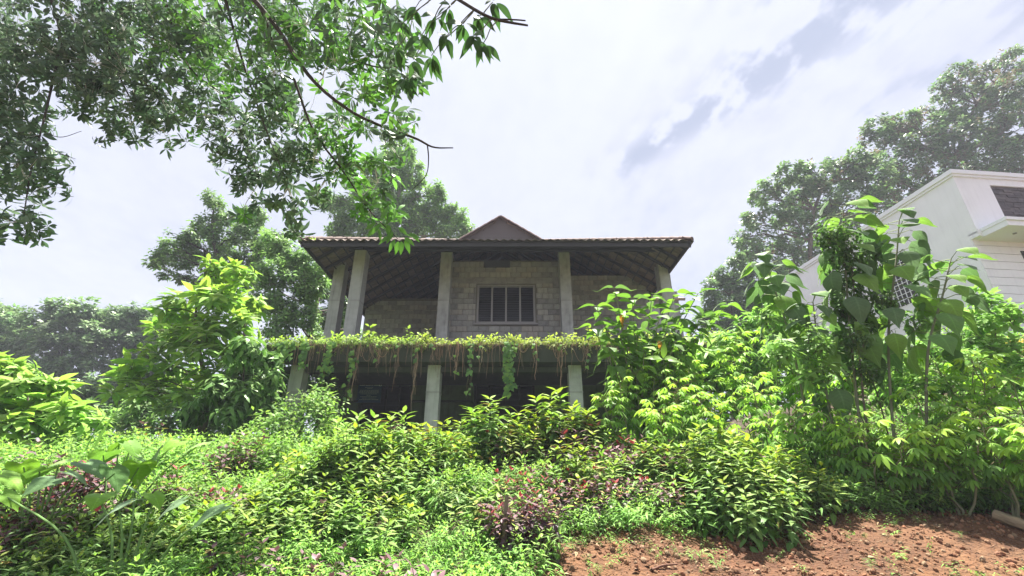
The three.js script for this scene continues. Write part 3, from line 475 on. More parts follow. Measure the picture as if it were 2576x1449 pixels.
tree({ label: 'tall tree with rusty brown tips towering behind the white house, highest on the right', base: feet(2420, 30), r: 0.4, seed: 44, size: 0.62, dens: 3.5, mat: M.dull, shell: 0.55, geos: [...gFar, gFar[0], gBrown[0], gBrown[1]], tints: [0.65, 1.1], limbFrom: 0.4,
  lobes: D_(30, [[2545, 160, 48], [2470, 185, 34], [2410, 200, 46], [2370, 235, 30], [2500, 225, 56], [2440, 255, 52], [2570, 240, 70], [2650, 200, 80], [2390, 290, 46], [2330, 300, 46], [2265, 310, 44], [2210, 320, 36], [2190, 350, 28], [2470, 320, 66], [2550, 330, 70], [2400, 350, 62], [2320, 365, 60], [2250, 380, 58], [2620, 380, 90], [2500, 410, 72], [2420, 430, 70], [2340, 440, 66], [2260, 460, 66], [2560, 450, 80]]) });
tree({ label: 'large round-crowned tree behind the big-leaf saplings, left part of the right wood', base: feet(2080, 28), r: 0.36, seed: 45, size: 0.6, dens: 3.4, shell: 0.55, mat: M.dull, geos: [...gFar, gFar[1], gBrown[1]], tints: [0.65, 1.15], limbFrom: 0.35,
  lobes: D_(28, [[2160, 400, 40], [2105, 420, 36], [2140, 450, 50], [2070, 450, 44], [2200, 440, 60], [2030, 425, 24], [1980, 440, 36], [1940, 470, 34], [2000, 480, 52], [1915, 500, 34], [2060, 510, 62], [2140, 520, 66], [2220, 520, 66], [1960, 540, 54], [1895, 560, 40], [2030, 580, 62], [2110, 590, 62], [1930, 610, 52], [1880, 630, 40], [2000, 650, 60], [1950, 690, 50], [2080, 660, 56], [1860, 600, 26]]) });
tree({ label: 'small lower tree at the left foot of the right wood beside the roof end', base: feet(1840, 26), r: 0.24, seed: 46, size: 0.5, dens: 5.2, mat: M.dull, geos: gFar, tints: [0.65, 1.05], limbFrom: 0.4,
  lobes: D_(26, [[1850, 665, 30], [1815, 700, 34], [1785, 725, 26], [1850, 720, 46], [1900, 700, 46], [1800, 760, 36], [1860, 770, 50], [1920, 760, 56], [1780, 800, 40], [1840, 820, 50]]) });

// ------------------------------------------------------------------ the overhead tree: trunk behind the viewer, branches reaching over
{
  const B = V(-2.6, -0.1, 2.2), R = rng(61), root = thing('shade_tree', 'overhanging tree with long glossy drooping leaves filling the upper left of the view', 'tree', B.toArray());
  const mb = new MB(), W = [0.75, 0.72, 0.7], Lc = (px, py, D) => at(px, py, D).sub(B);
  const crownBase = V(0.5, 7.2, -3.4);
  tube(mb, curve([V(0, -0.3, 0), V(0.05, 2.5, -0.3), V(0.2, 5.2, -1.4), crownBase], 14), 0.24, 0.10, 9, W);
  const paths = [
    [[[585, -60, 3.6], [640, 0, 3.7], [700, 75, 3.8], [790, 205, 3.9], [900, 290, 4.0], [1050, 350, 4.0], [1090, 370, 4.0], [1140, 372, 4.0]], 0.032, 0.006],
    [[[640, -10, 3.8], [672, 60, 4.2], [700, 160, 4.6], [722, 260, 4.8]], 0.022, 0.007],
    [[[400, -60, 4.4], [440, 90, 4.8], [485, 180, 5.0], [545, 225, 5.2]], 0.028, 0.008],
    [[[740, 200, 4.2], [790, 330, 4.4], [870, 440, 4.5], [930, 530, 4.5], [1000, 600, 4.4]], 0.017, 0.005],
    [[[1075, 362, 4.0], [1078, 400, 4.05], [1072, 440, 4.1], [1035, 480, 4.2]], 0.008, 0.003],
    [[[1040, -60, 2.5], [1130, -15, 2.4], [1235, 45, 2.3], [1280, 56, 2.3], [1328, 64, 2.3]], 0.016, 0.007],
    [[[1240, 48, 2.3], [1300, 50, 2.3], [1322, 52, 2.3]], 0.006, 0.005],
    [[[100, -80, 4.6], [150, 80, 5.0], [120, 260, 5.2], [80, 420, 5.0], [60, 540, 4.8]], 0.024, 0.006],
    [[[250, -60, 4.8], [270, 100, 5.1], [330, 250, 5.2], [400, 330, 5.2]], 0.022, 0.006],
    [[[560, 230, 5.2], [620, 360, 5.2], [650, 450, 5.2]], 0.012, 0.004],
    [[[560, -30, 4.2], [600, 120, 4.6], [660, 300, 4.8], [725, 470, 4.9]], 0.02, 0.005],
    [[[60, 300, 5.2], [150, 345, 5.2], [205, 330, 5.2]], 0.007, 0.003], [[[80, 330, 5.1], [140, 380, 5.1], [190, 400, 5.1]], 0.007, 0.003],
    [[[880, 150, 3.6], [960, 170, 3.4], [1030, 165, 3.2]], 0.010, 0.004],
  ].map(([pts, a, b]) => { const q = pts.map((p) => Lc(...p)), c = curve(q, q.length * 4); tube(mb, c, a, b, 7, W); return c; });
  for (const k of [0, 2, 5, 7, 8, 10]) tube(mb, limb(crownBase, paths[k][0], R, 0.05, 6, 0.03), 0.06, k === 0 ? 0.046 : 0.03, 6, W);
  const all = paths.flat();
  // leaf whorls at twig ends
  const OH = [[0.065, 0.11, 0.065], [0.11, 0.185, 0.085]], OB = [[0.09, 0.22, 0.038], [0.13, 0.30, 0.045]];  // OH carries veil and silhouette shade in its colour, OB carries sunlight
  const whorl = (seed, cols) => { const r = rng(seed), q = new MB(); tube(q, [V(0, 0, 0), V(0, 0.10, 0)], 0.004, 0.003, 4, [0.09, 0.10, 0.05]); const n = 7 + Math.floor(r() * 3); for (let k = 0; k < n; k++) { const a = k * 2.4 + r() * 0.5, e = -0.55 + r() * 0.75, d = V(Math.cos(a) * Math.cos(e), Math.sin(e), Math.sin(a) * Math.cos(e)); leaf(q, frame(V(0, 0.10 - k * 0.008, 0), d, UPV), 0.118 * (0.8 + r() * 0.5), 0.042, { rows: 4, shape: 'obov', fold: 0.22, curl: 0.35, start: 0.012, color: tone(mix3(cols[0], cols[1], r()), r, 0.2) }); } return q.geo(); };
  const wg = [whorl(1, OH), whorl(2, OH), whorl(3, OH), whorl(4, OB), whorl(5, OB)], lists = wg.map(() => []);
  // [px, py, D, radius px, share of whorls in the green tint with sunlight in its colour]
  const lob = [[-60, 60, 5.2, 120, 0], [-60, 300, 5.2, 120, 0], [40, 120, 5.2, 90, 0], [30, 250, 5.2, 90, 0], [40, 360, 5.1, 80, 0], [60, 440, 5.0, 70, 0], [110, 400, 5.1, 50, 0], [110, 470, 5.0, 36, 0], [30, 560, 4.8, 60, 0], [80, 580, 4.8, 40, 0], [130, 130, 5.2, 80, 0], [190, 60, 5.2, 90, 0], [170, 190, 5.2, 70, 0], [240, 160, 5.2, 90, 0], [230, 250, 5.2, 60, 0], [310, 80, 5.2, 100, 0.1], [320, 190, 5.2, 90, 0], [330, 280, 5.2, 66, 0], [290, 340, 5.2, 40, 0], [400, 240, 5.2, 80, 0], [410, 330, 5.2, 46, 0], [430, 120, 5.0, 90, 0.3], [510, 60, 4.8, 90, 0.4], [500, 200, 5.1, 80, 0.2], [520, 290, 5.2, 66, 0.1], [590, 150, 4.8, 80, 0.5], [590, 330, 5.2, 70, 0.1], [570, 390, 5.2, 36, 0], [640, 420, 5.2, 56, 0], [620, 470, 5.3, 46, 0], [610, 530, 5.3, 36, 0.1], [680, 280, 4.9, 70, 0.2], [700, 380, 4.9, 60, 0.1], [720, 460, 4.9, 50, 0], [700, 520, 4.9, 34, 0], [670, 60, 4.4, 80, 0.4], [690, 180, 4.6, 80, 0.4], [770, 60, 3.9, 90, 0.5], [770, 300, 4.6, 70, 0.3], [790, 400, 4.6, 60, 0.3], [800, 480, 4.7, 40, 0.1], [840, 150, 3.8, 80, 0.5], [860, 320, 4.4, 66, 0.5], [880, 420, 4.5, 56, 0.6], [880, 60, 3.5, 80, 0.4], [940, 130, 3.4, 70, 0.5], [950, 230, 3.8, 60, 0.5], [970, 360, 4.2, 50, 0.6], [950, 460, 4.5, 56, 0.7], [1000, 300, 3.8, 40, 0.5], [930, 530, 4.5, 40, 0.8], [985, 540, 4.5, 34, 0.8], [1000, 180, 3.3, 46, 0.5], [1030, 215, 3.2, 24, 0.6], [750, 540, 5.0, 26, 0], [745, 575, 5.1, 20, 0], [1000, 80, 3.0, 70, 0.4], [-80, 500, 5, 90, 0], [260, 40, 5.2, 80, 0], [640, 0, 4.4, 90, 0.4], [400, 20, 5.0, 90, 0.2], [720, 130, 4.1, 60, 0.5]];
  const tw = new MB();
  for (const [px, py, D, rp, sunTint] of lob) {
    const c = Lc(px, py, D), r = rp * perPx(at(px, py, D)), n = Math.max(4, Math.round(21 * (r / 0.32) ** 2));
    let near = all[0], bd = 1e9; for (const p of all) { const d = p.distanceTo(c); if (d < bd) { bd = d; near = p; } }
    if (bd > 0.15) tube(tw, limb(near, c, R, 0.05, 4, 0.08), 0.008, 0.004, 4, W);
    for (let k = 0; k < n; k++) {
      let d; do { d = V(R() * 2 - 1, R() * 2 - 1, R() * 2 - 1); } while (d.lengthSq() > 1);
      const p = c.clone().add(d.multiplyScalar(r * (0.75 + R() * 0.55))), out = d.clone().multiplyScalar(0.35 / r).add(V((R() - 0.5) * 1.6, -0.4 + R() * 1.0, (R() - 0.5) * 1.6)).normalize();
      if (k % 2 === 0) tube(tw, limb(c, p, R, 0.04, 2, 0.1), 0.004, 0.002, 3, W);
      const q = new THREE.Quaternion().setFromUnitVectors(UPV, out).multiply(new THREE.Quaternion().setFromAxisAngle(UPV, R() * 6.28)), s = 0.85 + R() * 0.45;
      const gi = R() < sunTint ? 3 + Math.floor(R() * 2) : Math.floor(R() * 3); lists[gi].push(new THREE.Matrix4().compose(p, q, V(s, s, s)));
    }
  }
  put('trunk', mb.geo(), M.barkDark, root); put('twigs', tw.geo(), M.root, root, 'stuff');
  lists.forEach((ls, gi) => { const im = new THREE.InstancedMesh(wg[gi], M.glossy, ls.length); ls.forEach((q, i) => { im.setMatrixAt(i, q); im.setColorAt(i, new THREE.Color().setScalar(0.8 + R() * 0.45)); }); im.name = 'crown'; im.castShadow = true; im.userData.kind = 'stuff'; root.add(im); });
  // the nearest spray, upper right: single large leaves
  const big = [1, 2, 3, 4].map((k) => { const q = new MB(), r = rng(300 + k); leaf(q, new THREE.Matrix4(), 0.135, 0.048, { rows: 8, cross: 2, shape: 'lance', fold: 0.18, curl: 0.2 + r() * 0.4, wave: 0.01, start: 0.012, color: tone([0.05, 0.125, 0.028], r, 0.15) }); return q.geo(); });
  const sprays = [[1010, 60, 2.5], [1045, 20, 2.5], [1060, 90, 2.5], [1095, 45, 2.45], [1120, 95, 2.4], [1130, 20, 2.4], [1165, 60, 2.35], [1195, 95, 2.3], [1205, 40, 2.3], [1215, 110, 2.3], [1085, 140, 2.5], [1040, 150, 2.7], [1000, 120, 2.7], [1240, 5, 2.3], [1020, 200, 3.0], [1045, 190, 3.0]];
  for (const [px, py, D] of sprays) {
    const c = Lc(px, py, D), n = 4 + Math.floor(R() * 3); let near = all[0], bd = 1e9; for (const p of all) { const d = p.distanceTo(c); if (d < bd) { bd = d; near = p; } }
    const q = new MB(); tube(q, limb(near, c, R, 0.06, 4, 0.06), 0.005, 0.003, 5, [0.12, 0.13, 0.07]); put('twig', q.geo(), M.root, root);
    for (let k = 0; k < n; k++) { const a = R() * 6.28, e = -1.25 + R() * 0.75, d = V(Math.cos(a) * Math.cos(e), Math.sin(e), Math.sin(a) * Math.cos(e)); const o = put('leaf', big[Math.floor(R() * 4)], M.big, root); o.applyMatrix4(frame(c.clone().add(V((R() - 0.5) * 0.04, (R() - 0.5) * 0.03, (R() - 0.5) * 0.04)), d, V(R() - 0.5, R() - 0.5, 1), 0.85 + R() * 0.5)); }
  }
  const tipLeaf = [1, 2].map((k) => { const q = new MB(), r = rng(330 + k); leaf(q, new THREE.Matrix4(), 0.17, 0.06, { rows: 6, shape: 'lance', fold: 0.2, curl: 0.25, start: 0.015, color: [0.10, 0.26, 0.03] }); return q.geo(); });
  for (const [px, py, dx, dy] of [[995, 600, -0.4, -1], [1003, 604, -0.15, -1], [1010, 604, 0.1, -1], [1018, 600, 0.4, -0.9], [1015, 596, 0.8, -0.6], [985, 592, -0.8, -0.5], [1020, 590, 0.9, -0.2], [960, 560, -0.5, -0.8], [975, 560, 0.2, -0.9], [1000, 570, 0.7, -0.6], [930, 545, -0.8, -0.5], [905, 530, -0.9, -0.3], [1030, 585, 0.8, -0.7], [990, 580, -0.3, -0.9]]) { const o = put('leaf', tipLeaf[Math.floor(R() * 2)], M.big, root); o.applyMatrix4(frame(Lc(px, py, 4.4), V(dx, dy, (R() - 0.5) * 0.6), V(R() * 0.3, 0.3, 1), 0.8 + R() * 0.3)); }
}

// ------------------------------------------------------------------ shoots, bushes and ground cover
function shoot(seed, o) {
  const R = rng(seed), mb = new MB(), { h = 0.6, nodes = 8, per = 2, L = 0.12, W = 0.42, t0 = 0.25, low = -0.5, high = 0.75, cLow, cTop, shape = 'ovate', rows = 3, lean = 0.12, stem = 0.005, stemC = [0.07, 0.10, 0.03], curl = 0.45, topScale = 0.55, lowScale = 0.9, dense = 1.6, jitter = 0.3, petiole = 0.012 } = o;
  const la = R() * 6.28, P = (t) => V(Math.cos(la) * lean * h * t * t, h * t, Math.sin(la) * lean * h * t * t);
  tube(mb, [P(0), P(0.35), P(0.7), P(1)], stem, stem * 0.4, 4, stemC);
  for (let k = 0; k < nodes; k++) {
    const q = k / (nodes - 1), t = lerp(t0, 1, Math.pow(q, 1 / dense)), c = P(t), a0 = k * (per === 1 ? 2.4 : Math.PI / 2) + R() * 0.3;
    for (let j = 0; j < per; j++) {
      const a = a0 + j / per * Math.PI * 2 + (R() - 0.5) * jitter, e = lerp(low, high, Math.pow(q, 1.5)) + (R() - 0.5) * jitter, d = V(Math.cos(a) * Math.cos(e), Math.sin(e), Math.sin(a) * Math.cos(e));
      const s = L * lerp(lowScale, topScale, q ** 3) * (q < 0.75 ? 0.85 + 0.3 * R() + q * 0.2 : 0.9 + R() * 0.2);
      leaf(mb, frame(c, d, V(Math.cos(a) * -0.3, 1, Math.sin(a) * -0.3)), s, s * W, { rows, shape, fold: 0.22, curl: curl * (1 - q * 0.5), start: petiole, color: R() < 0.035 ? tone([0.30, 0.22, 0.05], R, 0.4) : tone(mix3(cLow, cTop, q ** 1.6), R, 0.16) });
    }
  }
  return mb.geo();
}
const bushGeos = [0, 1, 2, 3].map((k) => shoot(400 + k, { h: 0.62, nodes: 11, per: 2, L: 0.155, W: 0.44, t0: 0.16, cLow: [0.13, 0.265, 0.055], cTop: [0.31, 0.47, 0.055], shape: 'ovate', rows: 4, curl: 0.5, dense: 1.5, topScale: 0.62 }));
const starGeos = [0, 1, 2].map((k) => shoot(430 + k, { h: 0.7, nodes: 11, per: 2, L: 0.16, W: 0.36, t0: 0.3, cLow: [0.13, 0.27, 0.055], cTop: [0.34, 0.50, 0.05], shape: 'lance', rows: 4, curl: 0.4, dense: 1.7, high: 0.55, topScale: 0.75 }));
const herbGeos = [0, 1, 2].map((k) => shoot(460 + k, { h: 0.24, nodes: 6, per: 2, L: 0.062, W: 0.5, t0: 0.12, cLow: [0.13, 0.26, 0.05], cTop: [0.28, 0.42, 0.06], rows: 3, stem: 0.002, lean: 0.35, petiole: 0.006, jitter: 0.7 }));
const purpleGeos = [0, 1].map((k) => shoot(480 + k, { h: 0.26, nodes: 6, per: 2, L: 0.07, W: 0.5, t0: 0.12, cLow: [0.07, 0.048, 0.05], cTop: [0.115, 0.052, 0.062], rows: 3, stem: 0.003, stemC: [0.1, 0.02, 0.03], lean: 0.3, petiole: 0.006, jitter: 0.7, topScale: 0.8 }));
const redGeo = shoot(490, { h: 0.28, nodes: 5, per: 2, L: 0.07, W: 0.48, t0: 0.12, cLow: [0.11, 0.055, 0.055], cTop: [0.21, 0.028, 0.03], rows: 3, stem: 0.003, lean: 0.3, petiole: 0.006, topScale: 0.9 });
function grassGeo(seed, o = {}) { const R = rng(seed), mb = new MB(), { n = 15, L = 0.26, W = 0.011, r = 0.06 } = o; for (let k = 0; k < n; k++) { const a = R() * 6.28, e = 0.75 + R() * 0.7, d = V(Math.cos(a) * Math.cos(e), Math.sin(e), Math.sin(a) * Math.cos(e)); leaf(mb, frame(V((R() - 0.5) * r * 2, 0, (R() - 0.5) * r * 2), d, UPV), L * (0.6 + R() * 0.6), W, { rows: 4, shape: 'blade', fold: 0.3, curl: 0.5 + R() * 0.9, color: tone([0.19, 0.34, 0.045], R, 0.25) }); } return mb.geo(); }
const grassGeos = [grassGeo(500), grassGeo(501), grassGeo(502, { n: 9, L: 0.3, W: 0.02 })];
// broad-bladed wandering grass: leaves along a lying stem
function bladeHerb(seed) { const R = rng(seed), mb = new MB(); for (let s = 0; s < 3; s++) { const a = R() * 6.28, P = (t) => V(Math.cos(a) * t * 0.16, 0.05 + 0.2 * t - 0.06 * t * t, Math.sin(a) * t * 0.16); tube(mb, [P(0), P(0.5), P(1)], 0.0022, 0.0012, 3, [0.12, 0.2, 0.05]); for (let k = 0; k < 6; k++) { const b = a + (k % 2 ? 1.1 : -1.1) + (R() - 0.5) * 0.6, e = 0.35 + (R() - 0.5) * 0.5, d = V(Math.cos(b) * Math.cos(e), Math.sin(e), Math.sin(b) * Math.cos(e)); leaf(mb, frame(P(0.2 + k * 0.16), d, UPV), 0.085 * (0.8 + R() * 0.4), 0.017, { rows: 3, shape: 'lance', fold: 0.35, curl: 0.6, color: tone([0.20, 0.36, 0.05], R, 0.2) }); } } return mb.geo(); }
const bladeGeos = [bladeHerb(510), bladeHerb(511)];

function bush(o) { o.n = Math.round(o.n * 1.45);                                               // a bush of single leafy stems
  const { name = 'bush', label, category = 'bush', group, px, top, D, r, n, geos, mat = 0, seed, h0 = 0.62, flat = 0.5 } = o;
  const R = rng(seed), apex = at(px, top, D), gy = groundY(apex.x, -D), root = thing(name, label, category, [apex.x, gy - 0.03, -D], 0, group), Ht = apex.y - gy;
  for (let k = 0; k < n; k++) {
    const a = k * 2.4 + R(), q = k === 0 ? 0 : Math.sqrt((k + R()) / n), x = Math.cos(a) * q * r, z = Math.sin(a) * q * r * 0.9;
    const H = Math.max(0.3, Ht * (1 - flat * q * q) * (k === 0 ? 1 : 0.82 + R() * 0.2)), g = groundY(apex.x + x, -D + z) - gy;
    // stems with leaves: as tall as the geometry, raised on a bare stalk when the bush is taller
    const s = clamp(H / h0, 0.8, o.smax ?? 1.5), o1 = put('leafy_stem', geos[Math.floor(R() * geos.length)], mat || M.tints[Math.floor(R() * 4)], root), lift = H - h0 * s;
    o1.position.set(x, g + lift, z); o1.rotation.set(z * 0.25 / r + (R() - 0.5) * 0.2, R() * 6.28, -x * 0.25 / r + (R() - 0.5) * 0.2, 'YXZ'); o1.scale.setScalar(s); o1.rotation.order = 'XZY';
    if (lift > 0.12) { const u = put('leafy_stem', geos[Math.floor(R() * geos.length)], mat || M.tints[Math.floor(R() * 4)], root); u.position.set(x + (R() - 0.5) * 0.15, g + Math.max(0, lift - h0 * s * 0.55), z + (R() - 0.5) * 0.15); u.rotation.y = R() * 6.28; u.scale.setScalar(s * 0.95); }
  }
  return root;
}
const bushes = [
  ['tall bright bush with broad pointed leaves standing left of the centre post', 905, 1045, 5.2, 0.42, 30, 0], ['bright bush under the blue notice with star-shaped tips', 1010, 1035, 5.7, 0.4, 26, 1], ['bright bush right of the centre post before the dark wall', 1110, 1055, 5.6, 0.34, 22, 1],
  ['large bush in the middle with pale new leaves below the leafy vine column', 1235, 1000, 6.3, 0.42, 28, 1], ['bush right below the thick leafy vine', 1300, 1050, 6.2, 0.3, 16, 1], ['bush before the dark doorway gap with one tall tip', 1395, 975, 6.5, 0.36, 24, 1], ['bush right of the dark gap below the right post', 1470, 1015, 6.5, 0.4, 24, 1],
  ['dense bush with long green leaves at the left middle of the thicket', 790, 1110, 4.9, 0.46, 30, 0], ['bush of big veined leaves low in front of the thicket', 830, 1215, 4.4, 0.42, 26, 0], ['lone bush with large toothed leaves nearest the grass strip', 955, 1262, 4.1, 0.26, 12, 0], ['round bush between the notice and the red-leaved patch', 1000, 1125, 5.0, 0.45, 28, 0],
  ['low bush near the left edge of the front thicket', 690, 1215, 4.3, 0.36, 20, 0], ['small bush of upright leaves above the red-leaved plants', 1450, 1095, 5.0, 0.28, 14, 1], ['tall bush in front of the cassava with glossy leaves', 1790, 1040, 5.0, 0.4, 26, 0], ['bush at the top of the soil bank with hanging leaves', 1830, 1130, 4.5, 0.42, 28, 0], ['bush left of the soil bank top before the cassava', 1640, 1090, 5.3, 0.4, 22, 1],
  ['small bright bush standing alone above the purple plants', 1235, 1225, 4.3, 0.16, 6, 1], ['bush with narrow leaves at the right of the thicket', 1950, 1120, 4.9, 0.4, 22, 1], ['low bush near the bottom left corner of the thicket', 600, 1260, 4.0, 0.3, 16, 0], ['bush with pale veined leaves in the bottom left part', 430, 1290, 3.8, 0.26, 12, 0],
  ['dark purple-leaved clump below the bush row in the middle', 1340, 1175, 4.9, 0.42, 40, 2], ['purple and red-leaved clump above the left end of the soil bank', 1510, 1180, 4.9, 0.40, 38, 2], ['purple-leaved clump with bright red tips left of the hanging-leaf bush', 1650, 1200, 4.75, 0.36, 34, 2], ['purple-leaved clump nearest the viewer beside the soil at the bottom', 1290, 1330, 4.05, 0.26, 30, 2], ['small purple-leaved clump between the stump and the soil edge', 1440, 1250, 4.45, 0.30, 26, 2], ['dusky purple-leaved clump in the bottom left corner', 50, 1330, 3.7, 0.34, 34, 2], ['dusky purple-leaved clump under the elephant-ear leaves', 190, 1260, 4.0, 0.36, 32, 2], ['small purple-leaved clump left of the front thicket', 570, 1215, 4.6, 0.28, 24, 2],
  ['low herb clump under the elephant-ear plant with the pale leaf', 400, 1180, 4.3, 0.42, 46, 3], ['low herb clump in the left foreground before the elephant-ear stalks', 260, 1240, 3.9, 0.40, 44, 3], ['low herb clump at the left edge below the flat elephant-ear leaves', 60, 1220, 4.0, 0.40, 44, 3], ['low herb clump between the elephant ears and the front thicket', 540, 1180, 4.9, 0.45, 46, 3], ['low herb clump hanging over the top of the soil bank below the tallest sapling', 2050, 1215, 4.95, 0.42, 40, 3], ['low herb clump over the bank below the rightmost sapling', 2220, 1205, 5.0, 0.42, 40, 3], ['low herb clump over the bank left of the pale log', 2380, 1195, 5.0, 0.42, 40, 3], ['low herb clump behind the pale log at the right edge', 2530, 1185, 5.05, 0.42, 40, 3], ['low herb clump at the bank top right of the hanging-leaf bush', 1910, 1235, 4.75, 0.36, 34, 3], ['low herb clump at the bottom left before the lower elephant ear', 330, 1330, 3.65, 0.36, 40, 3], ['low herb clump in the bottom left corner beside the dusky purple leaves', 160, 1340, 3.6, 0.36, 40, 3], ['low herb clump above the hollow of purple leaves', 1170, 1160, 4.8, 0.4, 40, 3], ['low herb clump below the right post above the purple leaves', 1540, 1120, 5.4, 0.4, 40, 3],
];
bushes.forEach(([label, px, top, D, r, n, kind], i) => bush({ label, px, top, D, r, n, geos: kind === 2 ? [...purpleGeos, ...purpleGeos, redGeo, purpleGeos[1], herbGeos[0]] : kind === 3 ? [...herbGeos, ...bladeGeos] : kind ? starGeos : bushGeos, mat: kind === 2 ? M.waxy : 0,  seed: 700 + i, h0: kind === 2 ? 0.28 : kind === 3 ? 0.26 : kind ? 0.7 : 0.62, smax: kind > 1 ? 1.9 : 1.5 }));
// twining small-leaved shrub masses on the left, before the porch
const gSmall = [1, 2].map((k) => clusterGeo(220 + k, { n: 20, L: 0.30, W: 0.5, colors: [[0.10, 0.21, 0.04], [0.20, 0.34, 0.05]], droop: 0.5, shape: 'ovate', spread: 0.9 }));
tree({ name: 'shrub', label: 'pale tangled shrub of small leaves climbing toward the lower left post', category: 'shrub', base: feet(760, 8.2), r: 0.04, seed: 81, size: 0.28, dens: 6, mat: M.leaf, geos: gSmall, lobes: D_(8.2, [[820, 985, 30], [790, 1010, 42], [740, 1025, 46], [830, 1030, 44], [700, 1055, 46], [780, 1060, 50], [840, 1070, 40], [730, 1090, 46], [660, 1085, 40]]) });
tree({ name: 'shrub', label: 'low spreading shrub of small pale leaves between the big round leaves and the front thicket', category: 'shrub', base: feet(620, 6.2), r: 0.03, seed: 82, size: 0.24, dens: 6, mat: M.leaf, geos: gSmall, lobes: D_(6.2, [[640, 1105, 46], [590, 1120, 44], [700, 1120, 46], [540, 1145, 40], [620, 1150, 48], [690, 1165, 46], [560, 1180, 44], [500, 1170, 34], [640, 1190, 44]]) });
tree({ name: 'shrub', label: 'bright leafy shrub at the left edge in front of the far trees', category: 'shrub', base: feet(90, 8), r: 0.05, seed: 83, size: 0.34, dens: 5.5, mat: M.leaf, geos: gBright, tints: [0.8, 1.1], lobes: D_(8, [[20, 930, 50], [80, 955, 50], [-40, 960, 60], [140, 985, 40], [40, 1010, 56], [110, 1030, 50], [180, 1030, 34], [-30, 1050, 60], [60, 1080, 50], [150, 1080, 44], [220, 1065, 34]]) });

const massM = (o) => tree({ name: 'thicket', category: 'thicket', r: 0.016, dens: 5, mat: M.leaf, ...o });
massM({ label: 'dark thicket closing the gap between the bright tree and the lower left post', base: feet(560, 13), seed: 91, size: 0.4, geos: gDark, tints: [0.8, 1.4], lobes: D_(13, [[480, 1000, 50], [560, 990, 54], [640, 980, 56], [700, 960, 50], [740, 940, 40], [420, 1010, 50], [600, 1040, 50], [690, 1030, 50], [350, 1030, 50], [520, 1050, 50], [640, 920, 40], [430, 1060, 50], [350, 1075, 50], [500, 1090, 44], [580, 1085, 44], [260, 1060, 50]]).concat([[780, 930, 40, 15], [770, 980, 46, 15], [810, 990, 40, 15.2], [740, 1010, 46, 15], [820, 950, 34, 12.6], [840, 1000, 36, 12.6], [800, 1020, 36, 12.6]]) });
massM({ label: 'shaded undergrowth at the foot of the far trees on the left', base: feet(200, 17), seed: 92, size: 0.5, geos: gFar, mat: M.dull, tints: [0.6, 1.0], lobes: D_(17, [[-80, 1010, 70], [20, 1020, 66], [110, 1030, 62], [200, 1030, 60], [290, 1030, 60], [370, 1030, 56], [250, 990, 40]]) });
massM({ label: 'mixed green thicket behind the cassava before the right part of the porch', base: feet(1750, 8.6), seed: 93, size: 0.34, geos: [gMid[0], gBright[1]], tints: [0.8, 1.3], lobes: D_(8.6, [[1600, 960, 60], [1680, 930, 60], [1760, 900, 62], [1840, 860, 56], [1900, 830, 56], [1720, 990, 60], [1820, 960, 60], [1560, 1010, 50], [1900, 920, 60], [1640, 890, 40], [1850, 1000, 50], [1790, 1030, 50], [1720, 1050, 50]]).concat([[1880, 900, 50, 12], [1930, 930, 56, 12], [1960, 980, 56, 12], [1900, 990, 56, 12], [2020, 960, 56, 12], [1860, 950, 50, 12]]) });
massM({ label: 'mixed green thicket under the big-leaf saplings before the white house', base: feet(2150, 7.4), seed: 94, size: 0.32, geos: [gMid[1], gSmall[0]], tints: [0.75, 1.25], lobes: D_(7.4, [[1980, 880, 56], [2060, 880, 60], [2140, 900, 60], [2220, 900, 60], [2300, 880, 56], [2380, 890, 56], [2020, 960, 60], [2120, 980, 60], [2220, 980, 60], [2320, 960, 60], [2420, 950, 60], [2500, 930, 56], [2580, 950, 60], [1960, 820, 40]]) });
massM({ label: 'low green thicket at the right edge above the soil bank', base: feet(2400, 5.8), seed: 95, size: 0.22, geos: [gSmall[0], gSmall[1]], tints: [0.9, 1.35], lobes: D_(5.8, [[2180, 1090, 50], [2260, 1100, 50], [2340, 1100, 50], [2420, 1100, 54], [2500, 1080, 56], [2580, 1070, 60], [2100, 1080, 50], [2020, 1070, 48], [1940, 1060, 46], [2480, 1150, 44], [2560, 1150, 50], [2380, 1160, 40]]).concat([[2120, 1150, 44, 5.3], [2210, 1165, 44, 5.3], [2300, 1165, 44, 5.3], [2400, 1190, 40, 5.2], [2500, 1190, 40, 5.2], [2590, 1190, 44, 5.2], [2030, 1140, 40, 5.3]]) });
massM({ label: 'loose mixed shrub wrapped round the feet of the big-leaf saplings', base: feet(2200, 5.5), seed: 96, size: 0.24, dens: 5.5, geos: [gMid[0], gSmall[0], gSmall[1]], tints: [0.85, 1.3], lobes: D_(5.5, [[1960, 880, 44], [2040, 850, 44], [2060, 930, 46], [2150, 950, 46], [2230, 900, 46], [2250, 960, 46], [2330, 880, 44], [2400, 840, 40], [2340, 960, 44], [2420, 920, 44], [1930, 800, 34], [2300, 800, 34]]) });
